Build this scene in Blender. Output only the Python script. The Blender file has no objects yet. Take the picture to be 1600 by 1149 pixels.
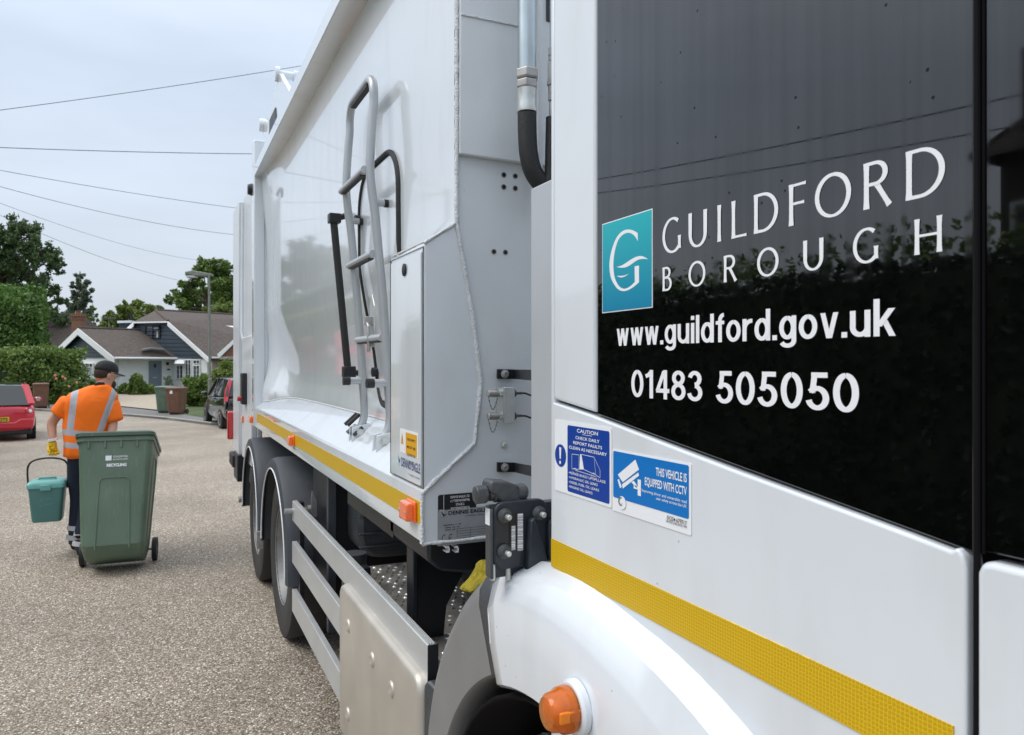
import bpy, bmesh, math, random
import numpy as np
from mathutils import Vector, Matrix
from mathutils.geometry import delaunay_2d_cdt
random.seed(7); rng = np.random.default_rng(7)
R = math.radians
scene = bpy.context.scene
# ------------------------------------------------------------------ camera, sky, sun, exposure
EYE = 1.72
YAW = math.atan(545 / 1155)
cam_d = bpy.data.cameras.new('camera'); cam = bpy.data.objects.new('camera', cam_d)
scene.collection.objects.link(cam); scene.camera = cam
cam.location = (0, 0, EYE); cam.rotation_euler = (R(90), 0, -YAW)
cam_d.sensor_width = 36; cam_d.lens = 36 * 1155 / 1600
cam_d.shift_y = -7.5 / 1600
cam_d.clip_start = .05; cam_d.clip_end = 3000
cam_d.dof.use_dof = True; cam_d.dof.focus_distance = 1.6; cam_d.dof.aperture_fstop = 14

SUN_EL, SUN_AZ = R(52), R(-75)          # azimuth measured from +Y towards +X
w = bpy.data.worlds.new('World'); scene.world = w; w.use_nodes = True
nt = w.node_tree; nt.nodes.clear()
out = nt.nodes.new('ShaderNodeOutputWorld')
bg = nt.nodes.new('ShaderNodeBackground'); bg.inputs[1].default_value = 0.12
sky = nt.nodes.new('ShaderNodeTexSky'); sky.sky_type = 'NISHITA'; sky.sun_disc = False
sky.sun_elevation = SUN_EL; sky.sun_rotation = SUN_AZ; sky.dust_density = 3; sky.air_density = 1.2
hs = nt.nodes.new('ShaderNodeHueSaturation'); hs.inputs['Saturation'].default_value = .75
tc = nt.nodes.new('ShaderNodeTexCoord')
sep = nt.nodes.new('ShaderNodeSeparateXYZ')
ramp = nt.nodes.new('ShaderNodeValToRGB')      # overcast deck: a little brighter towards the zenith
ramp.color_ramp.elements[0].position = 0; ramp.color_ramp.elements[0].color = (5.6, 6.1, 6.8, 1)
ramp.color_ramp.elements[1].position = 1; ramp.color_ramp.elements[1].color = (13.6, 14.4, 15.2, 1)
e = ramp.color_ramp.elements.new(.34); e.color = (5.2, 6.05, 7.25, 1)
e = ramp.color_ramp.elements.new(.65); e.color = (9.2, 10, 11.2, 1)
noi = nt.nodes.new('ShaderNodeTexNoise'); noi.inputs['Scale'].default_value = 2.2; noi.inputs['Detail'].default_value = 5
mp = nt.nodes.new('ShaderNodeMapping'); mp.inputs['Scale'].default_value = (1, 1, 3.2)
nr = nt.nodes.new('ShaderNodeMapRange'); nr.inputs[1].default_value = .3; nr.inputs[2].default_value = .7
nr.inputs[3].default_value = .87; nr.inputs[4].default_value = 1.12
mulc = nt.nodes.new('ShaderNodeVectorMath'); mulc.operation = 'SCALE'
mix = nt.nodes.new('ShaderNodeMix'); mix.data_type = 'RGBA'; mix.inputs[0].default_value = .86
L = nt.links.new
L(tc.outputs['Generated'], sep.inputs[0]); L(sep.outputs[2], ramp.inputs[0])
L(tc.outputs['Generated'], mp.inputs[0]); L(mp.outputs[0], noi.inputs['Vector']); L(noi.outputs[0], nr.inputs[0])
L(ramp.outputs[0], mulc.inputs[0]); L(nr.outputs[0], mulc.inputs['Scale'])
L(sky.outputs[0], hs.inputs['Color']); L(hs.outputs[0], mix.inputs[6]); L(mulc.outputs[0], mix.inputs[7])
L(mix.outputs[2], bg.inputs[0]); L(bg.outputs[0], out.inputs[0])

sun_d = bpy.data.lights.new('sun', 'SUN'); sun_d.energy = 1.5; sun_d.angle = R(40); sun_d.color = (1, .96, .9)
sun = bpy.data.objects.new('sun', sun_d); scene.collection.objects.link(sun)
sdir = Vector((math.cos(SUN_EL) * math.sin(SUN_AZ), math.cos(SUN_EL) * math.cos(SUN_AZ), math.sin(SUN_EL)))
sun.rotation_euler = sdir.to_track_quat('Z', 'Y').to_euler()
scene.view_settings.view_transform = 'Standard'; scene.view_settings.look = 'None'
scene.view_settings.exposure = 0.15; scene.view_settings.gamma = 1; scene.view_settings.use_curve_mapping = False
scene.cycles.max_bounces = 6; scene.cycles.diffuse_bounces = 3; scene.cycles.glossy_bounces = 4
scene.cycles.transparent_max_bounces = 8; scene.cycles.use_denoising = True

# ------------------------------------------------------------------ measuring helpers (photograph pixel -> place in the world)
CS, SN = math.cos(YAW), math.sin(YAW)
FWD = Vector((SN, CS, 0)); RGT = Vector((CS, -SN, 0)); UP = Vector((0, 0, 1)); CAM = Vector((0, 0, EYE))
def ray(px, py): return FWD + RGT * ((px - 800) / 1155) + UP * ((567 - py) / 1155)
def S(px, py, Lx=.66):                       # on the vertical plane X = Lx (truck side)
    d = ray(px, py); return CAM + d * (Lx / d.x)
def SY(px, Lx=.66): return S(px, 567, Lx).y
def F(px, py, Y): d = ray(px, py); return CAM + d * (Y / d.y)
def W(px, py, Z): return CAM + ray(px, py) * Z
def hit(px, py, P0, n): d = ray(px, py); return CAM + d * ((P0 - CAM).dot(n) / d.dot(n))
_gx = [-60, 8, 20, 30, 40, 50, 400]; _gz = [0, 0, -.22, -.34, -.15, .02, .2]
def g(y): return float(np.interp(y, _gx, _gz))

# ------------------------------------------------------------------ materials
def mat(name, color, rough=.5, metal=0, coat=0, ior=1.5, noise=0, nscale=6, bump=0, bscale=60, spec=None, trans=0, speck=0, emit=0):
    m = bpy.data.materials.new(name); m.use_nodes = True
    N = m.node_tree.nodes; K = m.node_tree.links.new; b = N['Principled BSDF']
    b.inputs['Base Color'].default_value = (*color, 1); b.inputs['Roughness'].default_value = rough
    b.inputs['Metallic'].default_value = metal; b.inputs['IOR'].default_value = ior
    b.inputs['Coat Weight'].default_value = coat; b.inputs['Coat Roughness'].default_value = .04
    if trans: b.inputs['Transmission Weight'].default_value = trans
    t = N.new('ShaderNodeTexCoord')
    if noise:
        n = N.new('ShaderNodeTexNoise'); n.inputs['Scale'].default_value = nscale; n.inputs['Detail'].default_value = 6
        K(t.outputs['Object'], n.inputs['Vector'])
        r = N.new('ShaderNodeMapRange'); r.inputs[1].default_value = .25; r.inputs[2].default_value = .75
        r.inputs[3].default_value = 1 - noise; r.inputs[4].default_value = 1 + noise
        K(n.outputs[0], r.inputs[0])
        s = N.new('ShaderNodeVectorMath'); s.operation = 'SCALE'; s.inputs[0].default_value = color
        K(r.outputs[0], s.inputs['Scale']); last = s.outputs[0]
        if speck:                                    # sparse dirt specks
            v = N.new('ShaderNodeTexVoronoi'); v.inputs['Scale'].default_value = 26; K(t.outputs['Object'], v.inputs['Vector'])
            n2 = N.new('ShaderNodeTexNoise'); n2.inputs['Scale'].default_value = 9; K(t.outputs['Object'], n2.inputs['Vector'])
            a = N.new('ShaderNodeMath'); a.operation = 'LESS_THAN'; a.inputs[1].default_value = .045; K(v.outputs['Distance'], a.inputs[0])
            c = N.new('ShaderNodeMath'); c.operation = 'GREATER_THAN'; c.inputs[1].default_value = .57; K(n2.outputs[0], c.inputs[0])
            d = N.new('ShaderNodeMath'); d.operation = 'MULTIPLY'; K(a.outputs[0], d.inputs[0]); K(c.outputs[0], d.inputs[1])
            d2 = N.new('ShaderNodeMath'); d2.operation = 'MULTIPLY'; d2.inputs[1].default_value = speck; K(d.outputs[0], d2.inputs[0])
            mx = N.new('ShaderNodeMix'); mx.data_type = 'RGBA'; K(d2.outputs[0], mx.inputs[0]); K(last, mx.inputs[6])
            mx.inputs[7].default_value = (.16, .14, .12, 1); last = mx.outputs[2]
        if speck:                                    # thin road film: faint brownish drift and streaks
            n5 = N.new('ShaderNodeTexNoise'); n5.inputs['Scale'].default_value = 5; n5.inputs['Detail'].default_value = 8
            m5 = N.new('ShaderNodeMapping'); m5.inputs['Scale'].default_value = (1, 1.6, .5); K(t.outputs['Object'], m5.inputs[0]); K(m5.outputs[0], n5.inputs['Vector'])
            r5 = N.new('ShaderNodeMapRange'); r5.inputs[1].default_value = .5; r5.inputs[2].default_value = .78; r5.inputs[4].default_value = .2
            K(n5.outputs[0], r5.inputs[0]); m6 = N.new('ShaderNodeMix'); m6.data_type = 'RGBA'; K(r5.outputs[0], m6.inputs[0]); K(last, m6.inputs[6])
            m6.inputs[7].default_value = (.42, .38, .32, 1); last = m6.outputs[2]
        K(last, b.inputs['Base Color'])
        rr = N.new('ShaderNodeMapRange'); rr.inputs[3].default_value = max(.02, rough * .8); rr.inputs[4].default_value = min(1, rough * 1.25)
        K(n.outputs[0], rr.inputs[0]); K(rr.outputs[0], b.inputs['Roughness'])
    if bump:
        n = N.new('ShaderNodeTexNoise'); n.inputs['Scale'].default_value = bscale; n.inputs['Detail'].default_value = 4
        K(t.outputs['Object'], n.inputs['Vector'])
        bm = N.new('ShaderNodeBump'); bm.inputs['Strength'].default_value = bump; bm.inputs['Distance'].default_value = .01
        K(n.outputs[0], bm.inputs['Height']); K(bm.outputs[0], b.inputs['Normal'])
    return m
M = {}
M['white'] = mat('white_paint', (.73, .765, .81), .3, coat=.9, noise=.035, nscale=2.2, bump=.02, bscale=3, speck=.55)
M['body'] = mat('white_body_paint', (.72, .76, .80), .22, coat=1, ior=1.6, noise=.03, nscale=1.5, bump=.018, bscale=1.6, speck=.35)
M['pale'] = mat('white_bulkhead_paint', (.66, .69, .72), .38, coat=.3, noise=.05, nscale=4, bump=.06, bscale=70, speck=.5)
M['boxgrey'] = mat('grey_box_paint', (.47, .49, .52), .35, metal=.15, noise=.04)
M['weld'] = mat('white_weld', (.72, .74, .76), .35, bump=.8, bscale=160)
M['black'] = mat('black_plastic', (.012, .013, .016), .42, noise=.2, nscale=20)
M['rubber'] = mat('black_rubber', (.018, .018, .019), .6, noise=.2, nscale=30, bump=.2, bscale=120)
M['tyre'] = mat('tyre_rubber', (.035, .034, .033), .8, noise=.35, nscale=14, bump=.3, bscale=60)
M['chassis'] = mat('dark_chassis_paint', (.012, .014, .019), .35, noise=.3, nscale=7)
M['guard'] = mat('dark_grey_mudguard_plastic', (.05, .056, .066), .5, noise=.12, nscale=10, bump=.2, bscale=250)
M['guard_light'] = mat('grey_mudguard_plastic', (.20, .20, .20), .42, noise=.1, nscale=8, bump=.1, bscale=300)
M['alu'] = mat('anodised_aluminium', (.52, .53, .53), .36, metal=.3, noise=.06, nscale=9, bump=.03, bscale=200)
M['silver'] = mat('silver_ladder_paint', (.46, .48, .50), .32, metal=.3, noise=.06)
M['steel'] = mat('zinc_plated_steel', (.62, .64, .62), .3, metal=.6, noise=.15, nscale=25)
M['steel_dull'] = mat('dull_steel', (.42, .41, .40), .4, metal=.65, noise=.2, nscale=30)
M['pipe'] = mat('galvanised_pipe', (.50, .56, .58), .3, metal=.85, noise=.1, nscale=12)
M['stainless'] = mat('brushed_stainless_cover', (.54, .50, .44), .42, metal=.45, noise=.1, nscale=6, bump=.05, bscale=120)
M['castgrey'] = mat('grey_cast_paint', (.06, .065, .07), .38, noise=.2, nscale=25, bump=.25, bscale=90)
M['navyiron'] = mat('dark_blue_grey_iron', (.018, .024, .033), .35, noise=.2, nscale=20, bump=.1, bscale=90)
M['tread'] = mat('tread_plate_aluminium', (.40, .38, .35), .4, metal=.35, noise=.35, nscale=9)
M['vinyl'] = mat('white_vinyl', (.84, .85, .88), .35)
M['vblack'] = mat('black_print', (.012, .012, .014), .4)
M['seal'] = mat('matt_black_seal', (.004, .004, .005), .8); M['seal'].node_tree.nodes['Principled BSDF'].inputs['Specular IOR Level'].default_value = .15
M['vgrey'] = mat('silver_label', (.33, .34, .36), .4, metal=.2, noise=.08, nscale=40)
M['vblue'] = mat('deep_blue_vinyl', (.006, .05, .32), .3)
M['vsky'] = mat('bright_blue_vinyl', (.005, .17, .53), .3)
M['vorange'] = mat('amber_vinyl', (.75, .38, .01), .35)
M['vnavy'] = mat('navy_print', (.01, .03, .2), .4)
M['amber'] = mat('amber_lens', (1, .36, .02), .08, trans=.75)
M['amber_core'] = mat('amber_lamp_core', (.85, .22, .005), .3, noise=.15, nscale=60)
M['orange_lens'] = mat('orange_reflector_lens', (1, .16, .02), .16, coat=1, noise=.12, nscale=220)
M['redlens'] = mat('red_lamp_lens', (.55, .01, .015), .12, coat=1)
M['skin'] = mat('skin', (.48, .25, .17), .5, noise=.08, nscale=20)
M['hair'] = mat('dark_brown_hair', (.03, .017, .010), .7, bump=.6, bscale=200)
M['cap'] = mat('black_cap_cloth', (.010, .010, .012), .75, bump=.2, bscale=400)
M['glove'] = mat('yellow_glove', (.78, .5, .01), .6, noise=.15, nscale=50, bump=.5, bscale=120)
M['boot'] = mat('black_boot_leather', (.013, .012, .013), .45)
M['yellowcloth'] = mat('dirty_yellow_cloth', (.30, .235, .006), .7, noise=.4, nscale=30, bump=.8, bscale=60)

def glassblack():
    m = mat('black_gloss_panel', (.0012, .0012, .0016), .035, ior=1.75)
    N = m.node_tree.nodes; K = m.node_tree.links.new; b = N['Principled BSDF']
    t = N.new('ShaderNodeTexCoord'); mpn = N.new('ShaderNodeMapping'); mpn.inputs['Scale'].default_value = (1, 70, 1.6)
    n = N.new('ShaderNodeTexNoise'); n.inputs['Scale'].default_value = 1; n.inputs['Detail'].default_value = 3
    K(t.outputs['Object'], mpn.inputs[0]); K(mpn.outputs[0], n.inputs['Vector'])
    r = N.new('ShaderNodeMapRange'); r.inputs[1].default_value = .45; r.inputs[2].default_value = .75
    r.inputs[3].default_value = .018; r.inputs[4].default_value = .06
    K(n.outputs[0], r.inputs[0]); K(r.outputs[0], b.inputs['Roughness'])
    v = N.new('ShaderNodeTexVoronoi'); v.inputs['Scale'].default_value = 42; K(t.outputs['Object'], v.inputs['Vector'])
    a = N.new('ShaderNodeMath'); a.operation = 'LESS_THAN'; a.inputs[1].default_value = .08; K(v.outputs['Distance'], a.inputs[0])
    n2 = N.new('ShaderNodeTexNoise'); n2.inputs['Scale'].default_value = 14; K(t.outputs['Object'], n2.inputs['Vector'])
    c = N.new('ShaderNodeMath'); c.operation = 'GREATER_THAN'; c.inputs[1].default_value = .50; K(n2.outputs[0], c.inputs[0])
    d = N.new('ShaderNodeMath'); d.operation = 'MULTIPLY'; K(a.outputs[0], d.inputs[0]); K(c.outputs[0], d.inputs[1])
    sp = N.new('ShaderNodeMapRange'); sp.inputs[3].default_value = 1; sp.inputs[4].default_value = .25
    K(d.outputs[0], sp.inputs[0])
    st_ = N.new('ShaderNodeMapRange'); st_.inputs[1].default_value = .3; st_.inputs[2].default_value = .75; st_.inputs[3].default_value = .66; st_.inputs[4].default_value = .54; K(n.outputs[0], st_.inputs[0])
    sm = N.new('ShaderNodeMath'); sm.operation = 'MULTIPLY'; K(sp.outputs[0], sm.inputs[0]); K(st_.outputs[0], sm.inputs[1]); K(sm.outputs[0], b.inputs['Specular IOR Level'])
    bm = N.new('ShaderNodeBump'); bm.inputs['Strength'].default_value = .012; bm.inputs['Distance'].default_value = .01
    n3 = N.new('ShaderNodeTexNoise'); n3.inputs['Scale'].default_value = 2.5; K(t.outputs['Object'], n3.inputs['Vector'])
    K(n3.outputs[0], bm.inputs['Height']); K(bm.outputs[0], b.inputs['Normal'])
    return m
M['glass'] = glassblack()

def reflective_yellow():
    m = mat('yellow_reflective_tape', (.62, .41, .005), .35)
    N = m.node_tree.nodes; K = m.node_tree.links.new; b = N['Principled BSDF']
    t = N.new('ShaderNodeTexCoord'); sp = N.new('ShaderNodeSeparateXYZ'); cb = N.new('ShaderNodeCombineXYZ')
    K(t.outputs['Object'], sp.inputs[0]); K(sp.outputs[1], cb.inputs[0]); K(sp.outputs[2], cb.inputs[1])
    v = N.new('ShaderNodeTexVoronoi'); v.voronoi_dimensions = '2D'; v.feature = 'DISTANCE_TO_EDGE'; v.inputs['Scale'].default_value = 210
    v.inputs['Randomness'].default_value = .25; K(cb.outputs[0], v.inputs['Vector'])
    r = N.new('ShaderNodeMapRange'); r.inputs[1].default_value = .03; r.inputs[2].default_value = .12; K(v.outputs[0], r.inputs[0])
    mx = N.new('ShaderNodeMix'); mx.data_type = 'RGBA'; mx.inputs[6].default_value = (.80, .53, .008, 1); mx.inputs[7].default_value = (.56, .34, .002, 1)
    K(r.outputs[0], mx.inputs[0]); K(mx.outputs[2], b.inputs['Base Color'])
    bm = N.new('ShaderNodeBump'); bm.inputs['Strength'].default_value = .3; bm.inputs['Distance'].default_value = .002
    K(v.outputs[0], bm.inputs['Height']); K(bm.outputs[0], b.inputs['Normal']); return m
M['tape'] = reflective_yellow()

def road_mat():
    m = mat('chip_sealed_road', (.3, .27, .23), .72)
    N = m.node_tree.nodes; K = m.node_tree.links.new; b = N['Principled BSDF']
    t = N.new('ShaderNodeTexCoord')
    v = N.new('ShaderNodeTexVoronoi'); v.inputs['Scale'].default_value = 108; K(t.outputs['Object'], v.inputs['Vector'])
    sp = N.new('ShaderNodeSeparateColor'); K(v.outputs['Color'], sp.inputs[0])
    cr = N.new('ShaderNodeValToRGB'); el = cr.color_ramp.elements
    el[0].position = 0; el[0].color = (.15, .12, .088, 1); el[1].position = 1; el[1].color = (.95, .90, .81, 1)
    for p, c in ((.25, (.28, .225, .168)), (.5, (.385, .312, .236)), (.72, (.455, .38, .292)), (.89, (.54, .47, .38))):
        e = el.new(p); e.color = (*c, 1)
    K(sp.outputs[0], cr.inputs[0])
    ed = N.new('ShaderNodeMapRange'); ed.inputs[1].default_value = .25; ed.inputs[2].default_value = .62
    ed.inputs[3].default_value = 1.12; ed.inputs[4].default_value = .55; K(v.outputs['Distance'], ed.inputs[0])
    n = N.new('ShaderNodeTexNoise'); n.inputs['Scale'].default_value = .55; n.inputs['Detail'].default_value = 5; K(t.outputs['Object'], n.inputs['Vector'])
    r = N.new('ShaderNodeMapRange'); r.inputs[1].default_value = .3; r.inputs[2].default_value = .7; r.inputs[3].default_value = .84; r.inputs[4].default_value = 1.26
    K(n.outputs[0], r.inputs[0])
    a = N.new('ShaderNodeMath'); a.operation = 'MULTIPLY'; K(ed.outputs[0], a.inputs[0]); K(r.outputs[0], a.inputs[1])
    s = N.new('ShaderNodeVectorMath'); s.operation = 'SCALE'; K(cr.outputs[0], s.inputs[0]); K(a.outputs[0], s.inputs['Scale'])
    # dark oil patches
    n4 = N.new('ShaderNodeTexNoise'); n4.inputs['Scale'].default_value = 1.3; n4.inputs['Detail'].default_value = 7
    K(t.outputs['Object'], n4.inputs['Vector'])
    r4 = N.new('ShaderNodeMapRange'); r4.inputs[1].default_value = .66; r4.inputs[2].default_value = .74; r4.inputs[3].default_value = 1; r4.inputs[4].default_value = .72
    K(n4.outputs[0], r4.inputs[0])
    s2 = N.new('ShaderNodeVectorMath'); s2.operation = 'SCALE'; K(s.outputs[0], s2.inputs[0]); K(r4.outputs[0], s2.inputs['Scale'])
    K(s2.outputs[0], b.inputs['Base Color'])
    inv = N.new('ShaderNodeMath'); inv.operation = 'SUBTRACT'; inv.inputs[0].default_value = 1; K(v.outputs['Distance'], inv.inputs[1])
    bm = N.new('ShaderNodeBump'); bm.inputs['Strength'].default_value = .75; bm.inputs['Distance'].default_value = .006
    K(inv.outputs[0], bm.inputs['Height']); K(bm.outputs[0], b.inputs['Normal']); return m
M['road'] = road_mat()

def leaf_mat(name, c0, c1, trans=.25):
    m = bpy.data.materials.new(name); m.use_nodes = True
    N = m.node_tree.nodes; K = m.node_tree.links.new; b = N['Principled BSDF']; b.inputs['Roughness'].default_value = .55
    ge = N.new('ShaderNodeNewGeometry'); cr = N.new('ShaderNodeValToRGB')
    cr.color_ramp.elements[0].color = (*c0, 1); cr.color_ramp.elements[1].color = (*c1, 1)
    n = N.new('ShaderNodeTexNoise'); n.inputs['Scale'].default_value = .9; n.inputs['Detail'].default_value = 3
    K(ge.outputs['Position'], n.inputs['Vector'])
    ma = N.new('ShaderNodeMath'); ma.operation = 'MULTIPLY_ADD'; ma.inputs[1].default_value = .55
    K(ge.outputs['Random Per Island'], ma.inputs[0])
    ns = N.new('ShaderNodeMapRange'); ns.inputs[1].default_value = .3; ns.inputs[2].default_value = .7; ns.inputs[4].default_value = .45
    K(n.outputs[0], ns.inputs[0]); K(ns.outputs[0], ma.inputs[2]); K(ma.outputs[0], cr.inputs[0])
    K(cr.outputs[0], b.inputs['Base Color'])
    tr = N.new('ShaderNodeBsdfTranslucent'); K(cr.outputs[0], tr.inputs[0])
    mx = N.new('ShaderNodeMixShader'); mx.inputs[0].default_value = trans
    K(b.outputs[0], mx.inputs[1]); K(tr.outputs[0], mx.inputs[2]); K(mx.outputs[0], N['Material Output'].inputs[0]); return m
M['leaf_oak'] = leaf_mat('oak_leaves', (.045, .08, .03), (.13, .20, .07))
M['leaf_mid'] = leaf_mat('broad_leaves', (.055, .11, .022), (.23, .33, .07))
M['leaf_lime'] = leaf_mat('light_leaves', (.09, .15, .03), (.30, .36, .09))
M['leaf_hedge'] = leaf_mat('conifer_hedge_leaves', (.04, .10, .016), (.15, .27, .05))
M['leaf_dark'] = leaf_mat('dark_hedge_leaves', (.01, .022, .008), (.05, .08, .025), .12)
M['leaf_pine'] = leaf_mat('blue_green_needles', (.09, .13, .085), (.21, .26, .17))
M['bark'] = mat('grey_brown_bark', (.09, .07, .05), .9, noise=.3, nscale=8, bump=.8, bscale=20)
M['hedgecore'] = mat('dark_hedge_twigs', (.028, .045, .016), 1, noise=.4, nscale=8)
M['earth'] = mat('grass_and_earth', (.07, .10, .03), .95, noise=.35, nscale=2, bump=.5, bscale=30)
M['pavement'] = mat('grey_asphalt_pavement', (.17, .165, .16), .9, noise=.12, nscale=5, bump=.3, bscale=80)
M['kerb'] = mat('concrete_kerb', (.33, .31, .28), .85, noise=.15, nscale=6)
M['gravel'] = mat('tan_gravel', (.40, .34, .26), .95, noise=.25, nscale=14, bump=.5, bscale=50)
M['render'] = mat('white_rendered_wall', (.80, .81, .82), .8, noise=.04, nscale=3, bump=.15, bscale=30)
M['upvc'] = mat('white_window_frame', (.82, .83, .84), .4)
M['navyboard'] = mat('navy_cladding_paint', (.024, .040, .062), .55, noise=.15, nscale=3)
M['doorgrey'] = mat('blue_grey_door_paint', (.19, .235, .29), .45)
M['winglass'] = mat('window_glass', (.02, .024, .028), .06, ior=1.6)
M['brick'] = mat('red_brick', (.20, .095, .06), .9, noise=.3, nscale=14, bump=.3, bscale=20)
M['lead'] = mat('lead_flashing', (.17, .17, .18), .6, noise=.15, nscale=4)
def tile_mat():
    m = mat('brown_roof_tiles', (.095, .074, .062), .9, noise=.4, nscale=5)
    N = m.node_tree.nodes; K = m.node_tree.links.new; b = N['Principled BSDF']
    t = N.new('ShaderNodeTexCoord'); wv = N.new('ShaderNodeTexWave'); wv.bands_direction = 'Z'; wv.wave_profile = 'SAW'
    wv.inputs['Scale'].default_value = 1.9; wv.inputs['Distortion'].default_value = .3; K(t.outputs['Object'], wv.inputs['Vector'])
    br = N.new('ShaderNodeTexNoise'); br.inputs['Scale'].default_value = 9; K(t.outputs['Object'], br.inputs['Vector'])
    ad = N.new('ShaderNodeMath'); ad.operation = 'ADD'; K(wv.outputs['Fac'], ad.inputs[0]); K(br.outputs[0], ad.inputs[1])
    bm = N.new('ShaderNodeBump'); bm.inputs['Strength'].default_value = .9; bm.inputs['Distance'].default_value = .04
    K(ad.outputs[0], bm.inputs['Height']); K(bm.outputs[0], b.inputs['Normal']); return m
M['tile'] = tile_mat()
M['cable'] = mat('overhead_cable', (.10, .10, .11), .6)
M['galv'] = mat('weathered_lamp_column', (.20, .21, .18), .6, noise=.2, nscale=4)
M['bin_green'] = mat('green_bin_plastic', (.118, .178, .125), .42, noise=.14, nscale=4, bump=.05, bscale=200)
M['bin_green_dark'] = mat('green_bin_lid_plastic', (.066, .11, .078), .4, noise=.07, nscale=5)
M['bin_brown'] = mat('brown_bin_plastic', (.16, .075, .045), .5, noise=.08, nscale=4)
M['rim'] = mat('dusty_wheel_rim', (.22, .22, .215), .5, metal=.3, noise=.3, nscale=12)
M['caddy'] = mat('teal_caddy_plastic', (.09, .245, .235), .4, noise=.05, nscale=10)
M['caddy_lid'] = mat('pale_teal_lid_plastic', (.15, .41, .38), .4, noise=.05, nscale=10)
M['paint_red'] = mat('red_car_paint', (.60, .006, .03), .25, coat=1)
M['paint_black'] = mat('black_car_paint', (.006, .006, .008), .12, coat=1)
M['carglass'] = mat('car_glass', (.03, .035, .038), .04, ior=1.6)
M['chrome'] = mat('silver_alloy', (.55, .56, .57), .3, metal=.9)
M['plate_y'] = mat('yellow_number_plate', (.75, .52, .02), .4)
M['rose'] = mat('pink_rose_petals', (.75, .25, .18), .6)

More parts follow.
